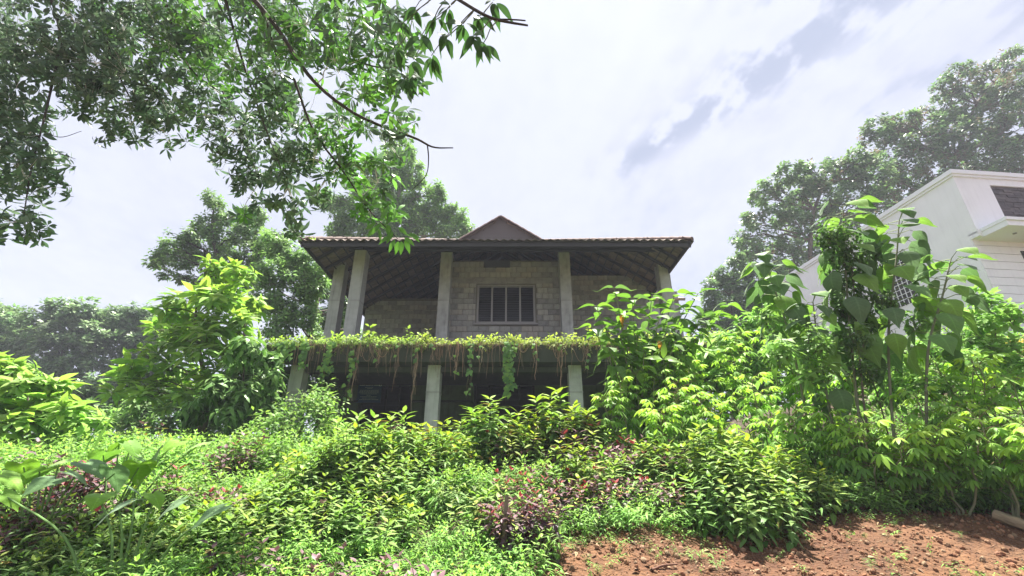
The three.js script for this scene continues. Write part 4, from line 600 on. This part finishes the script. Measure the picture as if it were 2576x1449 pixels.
// ------------------------------------------------------------------ big-leaf saplings and the broad-leaved shrub
function bigLeaf(seed, o) { const R = rng(seed), mb = new MB(); leaf(mb, new THREE.Matrix4(), o.L, o.L * o.W, { rows: 9, cross: 2, shape: o.shape ?? 'ovate', fold: o.fold ?? 0.1, curl: o.curl ?? 0.6, wave: 0.012, start: o.petiole ?? 0.05, color: o.color, notch: o.notch ?? 0 }); if (o.petiole) { tube(mb, [V(0, 0, 0), V(0, 0.0, o.petiole)], 0.006, 0.004, 4, [0.10, 0.15, 0.05]); } return mb.geo(); }
const teakLeaf = [[0.11, 0.22, 0.065], [0.13, 0.27, 0.06], [0.18, 0.34, 0.05], [0.12, 0.21, 0.09]].map((c, k) => bigLeaf(520 + k, { L: 0.36, W: 0.80, curl: 0.40 + k * 0.12, color: c, petiole: 0.06, shape: 'ovate' }));
function sapling(label, stem, D, opts) {
  const R = rng(opts.seed), pts = stem.map(([x, y, dd]) => at(x, y, dd ?? D)), g = groundY(pts[0].x, pts[0].z); const b = V(pts[0].x, g - 0.05, pts[0].z);
  const root = thing('sapling', label, 'sapling', b.toArray(), 0, opts.group), mb = new MB(), path = curve([V(0, 0, 0), ...pts.slice(1).map((p) => p.clone().sub(b))], 24);
  tube(mb, path, 0.017, 0.007, 7, [0.17, 0.18, 0.11]);
  const n = opts.pairs; for (let k = 0; k < n; k++) {
    const t = lerp(opts.from ?? 0.3, 1, k / (n - 1)), p = path[Math.min(24, Math.round(t * 24))], a0 = k * Math.PI / 2 + R() * 0.4;
    for (let j = 0; j < (k === n - 1 ? 3 : 2); j++) { const a = a0 + j * Math.PI + (R() - 0.5) * 0.5, e = lerp(-0.95, 0.05, t ** 2) + (R() - 0.5) * 0.7, d = V(Math.cos(a) * Math.cos(e), Math.sin(e), Math.sin(a) * Math.cos(e)), o = put('leaf', teakLeaf[Math.floor(R() * 4)], M.big, root); o.applyMatrix4(frame((() => { const q = p.clone().add(V(Math.cos(a) * 0.15, 0.05, Math.sin(a) * 0.15)); tube(mb, [p, q], 0.005, 0.004, 4, [0.2, 0.26, 0.1]); return q; })(), d, V((R() - 0.5) * 0.5, 1, (R() - 0.5) * 0.5), (opts.s ?? 1) * lerp(1.0, 0.72, t * t) * (0.85 + R() * 0.3))); }
  }
  put('stem', mb.geo(), M.root, root);
  return root;
}
sapling('tallest big-leaf sapling wrapped in creeper in front of the white house', [[2150, 1150], [2140, 850], [2125, 640], [2120, 520]], 5.3, { seed: 1, pairs: 21, from: 0.28 });
sapling('big-leaf sapling with a drooping top against the white wall, right of the tallest one', [[2215, 1130], [2235, 850], [2255, 650], [2262, 555]], 5.2, { seed: 2, pairs: 18, from: 0.3, s: 0.9 });
sapling('rightmost big-leaf sapling leaning before the white wall', [[2280, 1120], [2335, 880], [2372, 740], [2392, 652]], 5.0, { seed: 3, pairs: 16, from: 0.35, s: 0.85 });
sapling('leftmost big-leaf sapling between the broad shrub and the tallest one', [[2020, 1050], [1990, 860], [1950, 730], [1925, 660]], 5.8, { seed: 4, pairs: 18, from: 0.3, s: 0.95 });
sapling('short big-leaf sapling low between the tall ones', [[2090, 1100], [2060, 880], [2045, 760]], 5.5, { seed: 5, pairs: 14, from: 0.3, s: 0.9 });
{ // creeper wrapped round the tallest sapling
  const gC = [clusterGeo(240, { n: 22, L: 0.32, W: 0.6, colors: [[0.05, 0.10, 0.03], [0.11, 0.22, 0.04]], droop: 0.9, shape: 'ovate', spread: 0.8 })];
  tree({ name: 'creeper', label: 'dark small-leaved creeper draped over the tallest big-leaf sapling', category: 'creeper', base: feet(2150, 5.2), r: 0.02, seed: 84, size: 0.2, dens: 6, mat: M.leaf, geos: gC, deep: 0.3, lobes: D_(5.25, [[2130, 580, 40], [2120, 640, 56], [2150, 700, 56], [2130, 760, 56], [2170, 810, 54], [2140, 860, 52], [2170, 920, 46], [2090, 600, 36], [2180, 640, 36], [2210, 760, 40]]) });
}
{ // broad-leaved shrub before the right end of the house
  const D = 7.4, b = at(1610, 1050, D); const root = thing('shrub', 'many-stemmed shrub with broad arching leaves in front of the right end of the porch', 'shrub', [b.x, groundY(b.x, -D) - 0.05, -D]);
  const R = rng(90), o = root.position, cols = [[0.14, 0.30, 0.035], [0.19, 0.37, 0.04], [0.12, 0.235, 0.05]], gl = cols.map((c, k) => bigLeaf(540 + k, { L: 0.33, W: 0.48, curl: 0.65 + k * 0.2, fold: 0.2, color: c, petiole: 0.025, shape: 'ovate' }));
  const st = new MB();
  for (const [px, py, dd] of [[1545, 725, 7.4], [1500, 770, 7.2], [1570, 790, 7.1], [1640, 745, 7.6], [1700, 735, 7.5], [1755, 740, 7.4], [1800, 790, 7.3], [1600, 830, 7.0], [1680, 820, 7.1], [1530, 870, 6.9], [1740, 840, 7.0], [1830, 765, 7.6], [1590, 750, 7.5], [1660, 790, 7.2], [1720, 780, 7.3], [1770, 800, 7.2], [1620, 870, 6.9], [1490, 820, 7.0], [1560, 840, 7.0], [1700, 860, 6.9]]) {
    const tip = at(px, py, dd).sub(o), pth = curve([V(0, 0, 0), V(tip.x * 0.25, tip.y * 0.45, tip.z * 0.2), V(tip.x * 0.7, tip.y * 0.8, tip.z * 0.7), tip], 14); tube(st, pth, 0.018, 0.006, 6, [0.20, 0.21, 0.13]);
    for (let k = 0; k < 9; k++) { const p = pth[Math.round(lerp(4, 14, k / 8))]; for (let j = 0; j < 2; j++) { const a = k * 1.57 + j * Math.PI + (R() - 0.5) * 0.6, e = lerp(-0.4, 0.6, k / 8) + (R() - 0.5) * 0.4, d = V(Math.cos(a) * Math.cos(e), Math.sin(e), Math.sin(a) * Math.cos(e)), l = put('leaf', gl[Math.floor(R() * 3)], M.big, root); l.applyMatrix4(frame(p, d, V((R() - 0.5) * 0.5, 1, (R() - 0.5) * 0.5), (0.85 + R() * 0.4) * lerp(1, 0.8, k / 8))); } }
  }
  put('stems', st.geo(), M.root, root);
  const yl = bigLeaf(550, { L: 0.22, W: 0.45, curl: 1.0, fold: 0.4, color: [0.42, 0.20, 0.03], petiole: 0.02 });
  for (const [px, py] of [[1655, 855], [1560, 790]]) { const l = put('leaf', yl, M.big, root); l.userData.label = 'withered orange leaf'; l.applyMatrix4(frame(at(px, py, 6.9).sub(o), V(0.3, -0.9, 0.3), V(0, 0.3, 1), 0.8)); }
}
// ------------------------------------------------------------------ cassava: palmate leaves on long stalks
function palmate(seed, cols) { const R = rng(seed), mb = new MB(), pl = 0.16; tube(mb, [V(0, 0, 0), V(0, 0.03, pl * 0.6), V(0, 0.02, pl)], 0.003, 0.002, 4, [0.17, 0.12, 0.05]); const n = 7; for (let k = 0; k < n; k++) { const a = (k - 3) * 0.62, len = 0.15 * (1 - Math.abs(k - 3) * 0.12) * (0.9 + R() * 0.2), d = V(Math.sin(a), -0.25 - R() * 0.2, Math.cos(a)); leaf(mb, frame(V(0, 0.02, pl), d, UPV), len, len * 0.27, { rows: 4, shape: 'obov', fold: 0.25, curl: 0.4, color: tone(cols, R, 0.12) }); } return mb.geo(); }
const palm = [palmate(560, [0.09, 0.20, 0.032]), palmate(561, [0.14, 0.29, 0.036]), palmate(562, [0.22, 0.40, 0.036]), palmate(563, [0.28, 0.44, 0.036])];
const cassava = [[1600, 935, 7.0], [1680, 885, 7.0], [1745, 930, 6.8], [1850, 850, 7.2], [1930, 835, 7.2], [2010, 865, 6.8], [1560, 960, 6.6], [1760, 1000, 6.0], [1890, 950, 6.0], [2030, 960, 5.8], [2140, 940, 5.6], [2350, 905, 5.2], [2440, 895, 5.0], [2545, 950, 4.6], [2300, 985, 5.0], [2460, 1040, 4.4], [2170, 1075, 4.8], [2080, 1040, 5.2], [1990, 1040, 5.4], [2350, 1070, 4.6], [2250, 1080, 4.8], [2560, 1060, 4.2], [1700, 960, 6.2], [1640, 1010, 6.0], [2640, 1000, 4.6]];
const cassavaSays = `lowest cassava plant at the left end of the row below the broad shrub|cassava plant below the five-leaved seedling|cassava plant just right of the five-leaved seedling|tall cassava plant behind the row, right of the broad shrub|tall cassava plant left of the big-leaf saplings|tall cassava plant under the leftmost big-leaf sapling|short cassava plant at the far left end of the cassava, beside the right post|bright cassava plant in the middle of the row, in front of the mixed thicket|cassava plant in front of the tall ones left of the saplings|cassava plant below the leftmost sapling|shaded cassava plant at the foot of the tallest sapling|tall bright cassava plant below the rightmost sapling|tall bright cassava plant under the slender young tree|pale cassava plant at the right edge below the orange-yellow shrub|cassava plant between the two right saplings, lower rank|low cassava plant near the right edge in the front rank|low cassava plant below the tallest sapling, front rank|low cassava plant above the soil bank left of the tallest sapling|low cassava plant left of the soil bank top, front rank|low cassava plant below the rightmost sapling, front rank|shaded low cassava plant between the tallest and rightmost saplings, front rank|lowest cassava plant at the right edge|cassava plant under the seedling in the second rank|cassava plant left of the seedling in the front rank|cassava plant cut by the right edge of the picture`.split('|');
cassava.forEach(([px, py, D], i) => {
  const R = rng(600 + i), top = at(px, py, D), gy = groundY(top.x, -D); const root = thing('cassava_plant', cassavaSays[i], 'cassava plant', [top.x, gy - 0.04, -D], 0, 'cassava plants in the thicket'), mb = new MB(), H = top.y - gy;
  for (let s = 0; s < 3; s++) {
    const a = R() * 6.28, tip = V(Math.cos(a) * 0.28 * (s ? 1 : 0), H * (s ? 0.78 + R() * 0.15 : 1), Math.sin(a) * 0.28 * (s ? 1 : 0)), pth = limb(V((R() - 0.5) * 0.1, 0, (R() - 0.5) * 0.1), tip, R, 0, 10, 0.05); tube(mb, pth, 0.012, 0.005, 5, [0.2, 0.2, 0.12]);
    const n = 19; for (let k = 0; k < n; k++) { const t = lerp(0.3, 1, Math.sqrt(k / (n - 1))), p = pth[Math.round(t * 10)].clone().lerp(pth[Math.min(10, Math.round(t * 10) + 1)], R()), b = k * 2.4 + R() * 0.5, e = lerp(-0.25, 0.75, (k / n) ** 2), d = V(Math.cos(b) * Math.cos(e), Math.sin(e), Math.sin(b) * Math.cos(e)); const gi = clamp(Math.floor(k / n * 3 + R() * 1.2), 0, 3); const l = put('leaf', palm[gi], M.leaf, root); l.applyMatrix4(frame(p, d, UPV, (0.72 + R() * 0.42) * (k > n - 3 ? 0.75 : 1))); }
  }
  put('stems', mb.geo(), M.root, root);
});
{ // young plant with five big upright leaves above the cassava
  const p = at(1668, 905, 6.2), root = thing('seedling', 'seedling with five large bright upright leaves rising above the cassava', 'seedling', [p.x, groundY(p.x, -6.2), -6.2]); const mb = new MB(), H = p.y - root.position.y; tube(mb, [V(0, 0, 0), V(0.02, H * 0.5, 0), V(0, H, 0)], 0.012, 0.006, 6, [0.1, 0.16, 0.05]); put('stem', mb.geo(), M.root, root);
  const g = bigLeaf(570, { L: 0.24, W: 0.36, curl: 0.35, fold: 0.25, color: [0.17, 0.32, 0.035], petiole: 0.02, shape: 'lance' }); for (const [a, e] of [[-0.2, 0.35], [3.3, 0.35], [1.2, 1.2], [2.2, 0.1], [0.9, -0.1], [4.7, 0.4]]) { const l = put('leaf', g, M.big, root); l.applyMatrix4(frame(V(0, H, 0), V(Math.cos(a) * Math.cos(e), Math.sin(e), Math.sin(a) * Math.cos(e)), V(0, 0.6, 1))); }
}
// ------------------------------------------------------------------ elephant-ear plants on the left
{
  const ear = [[0.15, 0.33, 0.04], [0.15, 0.29, 0.11], [0.20, 0.41, 0.035]].map((c, k) => { const mb = new MB(); leaf(mb, new THREE.Matrix4().makeTranslation(0, 0, -0.10), 0.40, 0.40, { rows: 10, cross: 3, shape: 'heart', fold: 0.16, curl: 0.35, wave: 0.02, notch: 0.28, color: c }); return mb.geo(); });
  const R = rng(95), plants = [['elephant-ear plant with a pale upturned leaf left of the small-leaved shrub', [[395, 1105, 4.3, 1, 0.3], [330, 1085, 4.5, 0, 0], [300, 1080, 4.5, 2, 0], [440, 1080, 4.6, 2, 0], [370, 1130, 4.2, 0, 0], [260, 1110, 4.3, 0, 0], [350, 1140, 4.1, 2, 0], [500, 1085, 4.6, 2, 0]]], ['elephant-ear plant with flat spreading leaves near the left edge', [[230, 1135, 3.9, 1, 0], [150, 1130, 4.0, 2, 0], [100, 1150, 3.8, 0, 0], [60, 1140, 3.9, 2, 0], [190, 1160, 3.7, 1, 0], [290, 1155, 3.8, 1, 0], [20, 1165, 3.6, 2, 0], [120, 1175, 3.6, 1, 0]]], ['lower elephant-ear plant with small heart leaves among the wandering grass', [[440, 1235, 3.2, 1, 0.2], [300, 1240, 3.2, 1, 0], [250, 1215, 3.3, 2, 0], [390, 1215, 3.3, 2, 0], [340, 1200, 3.4, 1, 0], [20, 1215, 3.2, 2, 0.1], [540, 1250, 3.1, 1, 0.2]]]];
  plants.forEach(([label, ls], i) => {
    const c = at(ls[0][0] - 60, ls[0][1], ls[0][2]), root = thing('elephant_ear', label, 'elephant ear', [c.x, groundY(c.x, c.z) - 0.03, c.z]), mb = new MB(), s0 = i === 2 ? 0.40 : 0.54;
    for (const [px, py, D, k, face] of ls) { const p = at(px, py + 34, D).sub(root.position), a = R() * 6.28, d = V(Math.sin(a), -0.2 - R() * 0.45 - face, Math.cos(a) * 0.8 + 0.25 + face).normalize(); const l = put('leaf', ear[k], M.big, root); l.applyMatrix4(frame(p, d, V((R() - 0.5) * 0.4, 1, 0.15 + face), s0 * (0.8 + R() * 0.35))); tube(mb, curve([V(p.x * 0.2, 0, p.z * 0.2), V(p.x * 0.5, p.y * 0.6, p.z * 0.5), p.clone().setY(p.y - 0.005)], 8), 0.009, 0.005, 6, [0.12, 0.22, 0.06]); }
    put('stalks', mb.geo(), M.root, root);
  });
  // two strap leaves standing up behind
  const p = at(245, 1060, 6.5), root = thing('strap_plant', 'young plant with tall folded strap leaves in front of the far left trees', 'plant', [p.x, groundY(p.x, -6.5), -6.5]), mb = new MB(); const Hs = at(262, 1005, 6.5).y - root.position.y;
  leaf(mb, frame(V(0, 0, 0), V(0.25, 1, 0.1), V(0, 0, 1)), Hs, 0.07, { rows: 8, shape: 'blade', fold: 0.4, curl: 0.1, color: [0.15, 0.29, 0.05] }); leaf(mb, frame(V(0, 0, 0), V(-0.2, 1, 0), V(-1, 0, 0.2)), Hs * 1.05, 0.05, { rows: 10, shape: 'blade', fold: 0.3, curl: 0.35, color: [0.13, 0.26, 0.05] }); put('leaf', mb.geo(), M.leaf, root);
}
// ------------------------------------------------------------------ ground cover
{
  const R = rng(123), kinds = { grass: grassGeos, blade: bladeGeos, herb: herbGeos, purple: purpleGeos, red: [redGeo] }, lists = Object.fromEntries(Object.entries(kinds).map(([k, g]) => [k, g.map(() => [])]));
  const spot = (px, py, r) => { const p = onGround(px, py); return [p.x, p.z, r]; };
  const reds = [spot(1350, 1200, 0.75), spot(1600, 1230, 0.7), spot(1280, 1380, 0.42), spot(1450, 1180, 0.7), spot(1700, 1250, 0.4), spot(60, 1380, 0.5), spot(180, 1290, 0.5), spot(560, 1230, 0.4), spot(420, 1330, 0.22), spot(1560, 1120, 0.7)], lawns = [spot(1080, 1370, 0.65), spot(900, 1430, 0.4), spot(1180, 1290, 0.4)];
  const inAny = (s, x, z) => s.some(([a, b, r]) => Math.hypot(x - a, z - b) < r * (0.75 + 0.7 * noise.noise(x * 3, z * 3, 1.5)));
  for (let k = 0; k < 26000; k++) {
    const D = 2.2 * Math.exp(R() * Math.log(13 / 2.2)), x = (R() - 0.5) * 3.1 * D, z = -D; if (D > 10.8 && x > -6 && x < 6) continue;
    const se = soilEdge(x) - 0.12 + fbm(x * 2, D * 2, 4.4, 3) * 0.5; if (D < se && R() > 0.035 + Math.exp((D - se) * 6) * 0.35) continue;
    const near = D < se + 0.35, ny = noise.noise(x * 1.1 + 4, z * 1.1, 7.7); let kind;
    if (inAny(reds, x, z)) kind = R() < 0.07 ? 'red' : R() < 0.66 ? 'purple' : 'herb'; else if (inAny(lawns, x, z)) kind = R() < 0.3 ? 'grass' : R() < 0.7 ? 'blade' : 'herb'; else { const q = R() + ny * 0.5; kind = q < 0.15 ? 'grass' : q < 0.42 ? 'blade' : q > 1.16 ? 'purple' : 'herb'; if (near && x > 0) kind = R() < 0.6 ? 'blade' : 'herb'; }
    const gl = kinds[kind], gi = Math.floor(R() * gl.length), big = D < se ? 0.5 : inAny(lawns, x, z) ? 0.75 : 1, s = (0.7 + R() * 0.55) * big * (D > 6 ? 1.35 : D > 4.6 ? 1.0 : 0.78) * (kind === 'grass' ? 0.8 : kind === 'purple' || kind === 'red' ? 1.35 : 1);
    const q = new THREE.Quaternion().setFromEuler(new THREE.Euler((R() - 0.5) * 0.5, R() * 6.28, (R() - 0.5) * 0.5, 'YXZ')), lift = D > 5 && R() < 0.4 ? R() * 0.12 : 0;
    lists[kind][gi].push([new THREE.Matrix4().compose(V(x, groundY(x, z) - 0.01 + lift, z), q, V(s, s, s)), 0.75 + R() * 0.5 + ny * 0.2]);
  }
  const says = { grass: ['grass', 'long thin grass growing across the slope between the herbs'], blade: ['wandering_grass', 'broad-bladed trailing grass along the top of the soil bank and the bright strip'], herb: ['low_herbs', 'small-leaved green herbs covering the slope below the bushes'], purple: ['purple_herbs', 'purple-leaved low plants in patches across the lower middle and bottom left'], red: ['red_herbs', 'low plants with bright red top leaves among the purple patches'] };
  for (const k in lists) lists[k].forEach((ls, i) => { if (!ls.length) return; const im = new THREE.InstancedMesh(kinds[k][i], k === 'purple' || k === 'red' ? M.waxy : M.leaf, ls.length); ls.forEach(([mm, t], j) => { im.setMatrixAt(j, mm); im.setColorAt(j, new THREE.Color(t * (0.9 + 0.25 * noise.noise(j * 0.37, 1, 2)), t, t)); }); im.name = numbered(says[k][0]); im.castShadow = true; tag(im, says[k][1], 'ground cover', says[k][0].replace('_', ' ') + ' on the slope', 'stuff'); scene.add(im); });
}
// ------------------------------------------------------------------ creepers on the porch slab, hanging roots and vines
{
  const R = rng(140), Y = M.floorY, cg = [0, 1].map((k) => shoot(640 + k, { h: 0.20, nodes: 6, per: 2, L: 0.075, W: 0.62, t0: 0.1, cLow: [0.17, 0.21, 0.045], cTop: [0.32, 0.42, 0.055], rows: 3, stem: 0.003, stemC: [0.16, 0.10, 0.06], lean: 0.5, petiole: 0.012, jitter: 0.8, topScale: 0.8 })), dry = [shoot(650, { h: 0.14, nodes: 5, per: 2, L: 0.05, W: 0.4, t0: 0.1, cLow: [0.20, 0.12, 0.06], cTop: [0.24, 0.19, 0.07], rows: 2, stem: 0.004, stemC: [0.2, 0.11, 0.07], lean: 0.8, jitter: 1.2 })];
  const sets = [cg[0], cg[1], dry[0]].map((g) => [g, []]);
  for (let k = 0; k < 5200; k++) {
    const x = lerp(M.SL - 0.05, M.SR, R()), f = R(), z = -10.34 - f * f * 2.8, hump = 0.5 + 0.7 * noise.noise(x * 0.9, 3.3, 0.2) + 0.35 * noise.noise(x * 3.1, 1.2, 4.2) + (x < -3 && x > -4.8 ? 0.2 : 0), front = z > -10.5; if (R() > (front ? 0.45 : 0.5) + hump * 0.55) continue;
    const lift = front ? -R() * R() * (0.10 + 0.30 * clamp(hump, 0, 1)) : Math.max(0, hump) * R() * 0.15 * clamp((-z - 10.4) / 0.6, 0.1, 1), si = front ? (R() < 0.55 ? 2 : Math.floor(R() * 2)) : R() < 0.12 ? 2 : Math.floor(R() * 2), s = (0.55 + R() * 0.6) * (R() < 0.06 && !front ? 1.7 : 1) * (front ? 0.6 : 0.85 + Math.max(0, hump) * 0.4);
    const q = new THREE.Quaternion().setFromEuler(new THREE.Euler((R() - 0.5) * 0.9 + (front ? 0.6 : 0), R() * 6.28, (R() - 0.5) * 0.9, 'XYZ')); sets[si][1].push([new THREE.Matrix4().compose(V(x, Y + lift, z), q, V(s, s, s)), 0.75 + R() * 0.45, x]);
  }
  const creeper = thing('slab_creeper', 'sunlit yellow-green creeper mat covering the porch slab', 'creeper', [0, 0, 0]);
  for (const [g, ls] of sets) { const im = new THREE.InstancedMesh(g, M.leaf, ls.length); ls.forEach(([mm, t, x], i) => { im.setMatrixAt(i, mm); const dk = x < -2.2 ? 0.85 : 1; im.setColorAt(i, new THREE.Color(t * dk, t, t * 0.9)); }); im.name = 'foliage'; im.userData.kind = 'stuff'; creeper.add(im); }
  // bare roots: fringe along the whole edge and single long ones
  const rootsG = new MB(), brown = () => tone([0.27, 0.175, 0.12], R, 0.4), edgeZ = -10.37;
  const fringe = thing('root_fringe', 'fringe of thin brown roots hanging from the porch slab edge', 'roots', [0, 0, 0]);
  for (let k = 0; k < 420; k++) { const x = lerp(M.SL + 0.4, 3.6, R()); if (noise.noise(x * 1.7, 2.2, 0.5) + R() * 0.6 < 0.22) continue; const L = 0.08 + Math.pow(R(), 2.2) * 0.75, z = edgeZ + (R() - 0.5) * 0.06, y = Y + 0.02; tube(rootsG, [V(x, y, z + 0.02), V(x + (R() - 0.5) * 0.06, y - L * 0.4, z + 0.03), V(x + (R() - 0.5) * 0.14, y - L, z + 0.02)], 0.0065, 0.003, 3, brown()); }
  for (let k = 0; k < 26; k++) { const x = lerp(M.SL + 0.8, 3.4, R()), w = 0.12 + R() * 0.3, d = 0.12 + R() * 0.3, p = []; for (let j = 0; j <= 8; j++) p.push(V(x + w * (j / 8 - 0.5), Y - d * Math.sin(Math.PI * j / 8) , edgeZ + 0.04 + Math.sin(j) * 0.02)); tube(rootsG, p, 0.006, 0.005, 4, brown()); }
  put('roots', rootsG.geo(), M.root, fringe, 'stuff');
  const vineLeaf = [[0.09, 0.19, 0.05], [0.14, 0.28, 0.06], [0.18, 0.33, 0.05]].map((c) => { const mb = new MB(); leaf(mb, new THREE.Matrix4(), 0.085, 0.075, { rows: 5, shape: 'heart', fold: 0.15, curl: 0.35, notch: 0.1, start: 0.02, color: c }); return mb.geo(); });
  // [px, end y px, leaves, spread m, strands, label]
  const vines = [
    [1282, 1010, 170, 0.17, 6, 'thick column of heart-leaved vine hanging in the middle of the porch edge'], [1184, 1005, 34, 0.06, 3, 'thin leafy vine hanging left of the thick vine column'], [830, 985, 90, 0.20, 5, 'leafy vine curtain hanging between the left posts'], [893, 1010, 26, 0.07, 4, 'sparse vine with small leaves hanging left of the blue notice'], [720, 935, 120, 0.36, 7, 'leafy vine curtain at the left end of the porch slab'], [775, 930, 60, 0.16, 5, 'leafy vine bunch right of the left slab end'],
    [903, 1015, 6, 0.05, 5, 'bundle of brown hanging roots at the left of the dark doorway'], [1050, 1040, 5, 0.04, 5, 'long brown root bundle just left of the centre post'], [1002, 990, 2, 0.02, 2, 'slender grey root hanging in front of the left doorway'], [1150, 960, 3, 0.04, 4, 'brown root cluster just right of the centre post'], [1210, 940, 2, 0.04, 3, 'short root strands between the thin vine and the thick vine column'], [1345, 960, 5, 0.05, 4, 'brown root strand right of the thick vine column'], [1408, 990, 3, 0.02, 2, 'straight thin vine hanging just left of the right post'], [1470, 935, 4, 0.05, 3, 'forked thin vine hanging just right of the right post'],
    [955, 930, 3, 0.06, 4, 'short brown root strands above the blue notice'], [1090, 915, 2, 0.05, 4, 'short root strands crossing the top of the centre post'],
  ];
  vines.forEach(([px, ey, nl, sp, ns, label]) => {
    const top = at(px, 864, 10.34), end = at(px, ey, 10.34), root = thing('hanging_vine', label, 'vine', [top.x, top.y, top.z], 0), mb = new MB(), L = top.y - end.y, paths = [];
    for (let s = 0; s < ns; s++) { const x0 = (R() - 0.5) * sp, len = L * (s === 0 ? 1 : 0.55 + R() * 0.45), p = []; for (let j = 0; j <= 9; j++) { const t = j / 9; p.push(V(x0 + Math.sin(t * 5 + s * 2) * 0.03 + (R() - 0.5) * 0.025, -len * t + 0.04, (R() - 0.5) * 0.05)); } paths.push(p); tube(mb, p, 0.009, 0.004, 4, tone(nl > 20 ? [0.13, 0.12, 0.06] : [0.32, 0.22, 0.15], R, 0.3)); for (let q = 0; q < 3; q++) { const c = p[2 + Math.floor(R() * 6)]; tube(mb, [c, c.clone().add(V((R() - 0.5) * 0.1, -0.08, 0)), c.clone().add(V((R() - 0.5) * 0.2, -0.2 - R() * 0.2, 0))], 0.003, 0.0015, 3, [0.19, 0.13, 0.09]); } }
    put('strands', mb.geo(), M.root, root);
    for (let k = 0; k < nl; k++) { const p = paths[Math.floor(R() * ns)], c = p[Math.floor(R() * 9.99)].clone().lerp(p[Math.min(9, 1 + Math.floor(R() * 9))], R() * 0.15), a = R() * Math.PI, d = V(Math.cos(a) * 0.7, -0.75, 0.25 + Math.sin(a) * 0.5), l = put('leaf', vineLeaf[Math.floor(R() * 3)], M.leaf, root); l.applyMatrix4(frame(c.clone().add(V((R() - 0.5) * sp * 0.5, 0, 0.02 + R() * 0.05)), d, V((R() - 0.5) * 0.6, 0.5, 1), 0.7 + R() * 0.7)); }
  });
}
// ------------------------------------------------------------------ small things
{
  const R = rng(150), stick = (name, label, pts, r, c) => { const o = thing(name, label, name, pts[0].toArray()), mb = new MB(); tube(mb, curve(pts.map((p) => p.clone().sub(pts[0])), 10), r, r * 0.7, 7, c); put('wood', mb.geo(), M.barkPale, o); return o; };
  const p1 = onGround(1318, 1215); stick('stake', 'thin upright dry stake among the red-leaved plants', [p1, at(1320, 1150, -p1.z), at(1322, 1095, -p1.z)], 0.006, [1, 0.9, 0.75]);
  const p2 = onGround(1268, 1400); stick('stump', 'short grey cut stump standing above the purple plants', [p2, at(1270, 1330, -p2.z), at(1275, 1245, -p2.z)], 0.022, [0.8, 0.75, 0.65]);
  const p3 = at(2470, 1205, 4.4), p4 = at(2620, 1265, 4.1); stick('log', 'pale fallen log lying at the far right above the soil bank', [p3.setY(groundY(p3.x, p3.z) + 0.05), p4.clone().setY(groundY(p4.x, p4.z) + 0.06), V(p4.x + 0.8, groundY(p4.x + 0.8, p4.z) + 0.05, p4.z + 0.3)], 0.05, [1.25, 1.1, 0.9]);
  const p5 = onGround(1640, 1440); stick('branch', 'broken reddish branch lying on the soil at the bottom', [p5.setY(p5.y + 0.015), V(p5.x + 0.1, groundY(p5.x + 0.1, p5.z - 0.06) + 0.02, p5.z - 0.06), V(p5.x + 0.2, groundY(p5.x + 0.2, p5.z - 0.08) + 0.03, p5.z - 0.08)], 0.009, [0.8, 0.45, 0.35]);
  { const N = 700, g = (() => { const mb = new MB(); leaf(mb, new THREE.Matrix4(), 0.06, 0.028, { rows: 3, shape: 'ovate', fold: 0.3, curl: 0.5, color: [1, 1, 1] }); return mb.geo(); })(), im = new THREE.InstancedMesh(g, M.root, N); let n = 0; while (n < N) { const x = 0.1 + R() * 6, D = 3.0 + R() * 2.1, se = soilEdge(x); if (D > se + 0.25 || R() > 0.12 + Math.exp((D - se) * 2.2)) continue; const s = 0.5 + R() * 0.7; im.setMatrixAt(n, new THREE.Matrix4().compose(V(x, groundY(x, -D) + 0.008, -D), new THREE.Quaternion().setFromEuler(new THREE.Euler((R() - 0.5) * 0.9, R() * 6.28, (R() - 0.5) * 0.9, 'YXZ')), V(s, s, s))); im.setColorAt(n, new THREE.Color().setRGB(...tone(R() < 0.6 ? [0.16, 0.09, 0.05] : [0.27, 0.19, 0.10], R, 0.35))); n++; } im.name = 'leaf_litter'; tag(im, 'dry brown leaf litter scattered on the soil bank', 'leaf litter', null, 'stuff'); scene.add(im); }
  // yellow croton at the far right
  tree({ name: 'shrub', label: 'orange-yellow ornamental shrub at the right edge below the white wall', category: 'shrub', base: feet(2590, 9.2), r: 0.03, seed: 86, size: 0.22, dens: 7, mat: M.leaf, geos: [clusterGeo(260, { n: 18, L: 0.3, W: 0.45, colors: [[0.30, 0.22, 0.03], [0.50, 0.33, 0.04]], spread: 0.8 })], lobes: D_(9.2, [[2560, 865, 26], [2590, 880, 40], [2550, 900, 30], [2620, 900, 50], [2570, 930, 34]]) });
  tree({ name: 'shrub', label: 'slender leafy young tree in front of the white wall near the right edge', category: 'shrub', base: feet(2460, 6.2), r: 0.025, seed: 87, size: 0.26, dens: 4.4, mat: M.leaf, geos: gMid, tints: [0.9, 1.4], lobes: D_(6.2, [[2480, 755, 30], [2510, 770, 26], [2460, 800, 36], [2500, 820, 34], [2540, 790, 22], [2450, 850, 36], [2490, 870, 36], [2540, 860, 28], [2530, 910, 40], [2470, 920, 40], [2570, 920, 36]]) });
  const pf = at(790, 600, 12.1), fern = thing('fern', 'bright fern tuft growing on the left end of the roof edge', 'fern', [pf.x, M.eave + 0.06, -12.15]); for (let k = 0; k < 12; k++) { const mb = new MB(), a = k * 0.52; leaf(mb, frame(V(0, 0, 0), V(Math.cos(a), 0.8, Math.sin(a)), UPV), 0.22, 0.04, { rows: 5, shape: 'lance', fold: 0.2, curl: 0.5, color: [0.22, 0.33, 0.05] }); put('frond', mb.geo(), M.leaf, fern); }
}
renderer.render(scene, camera);
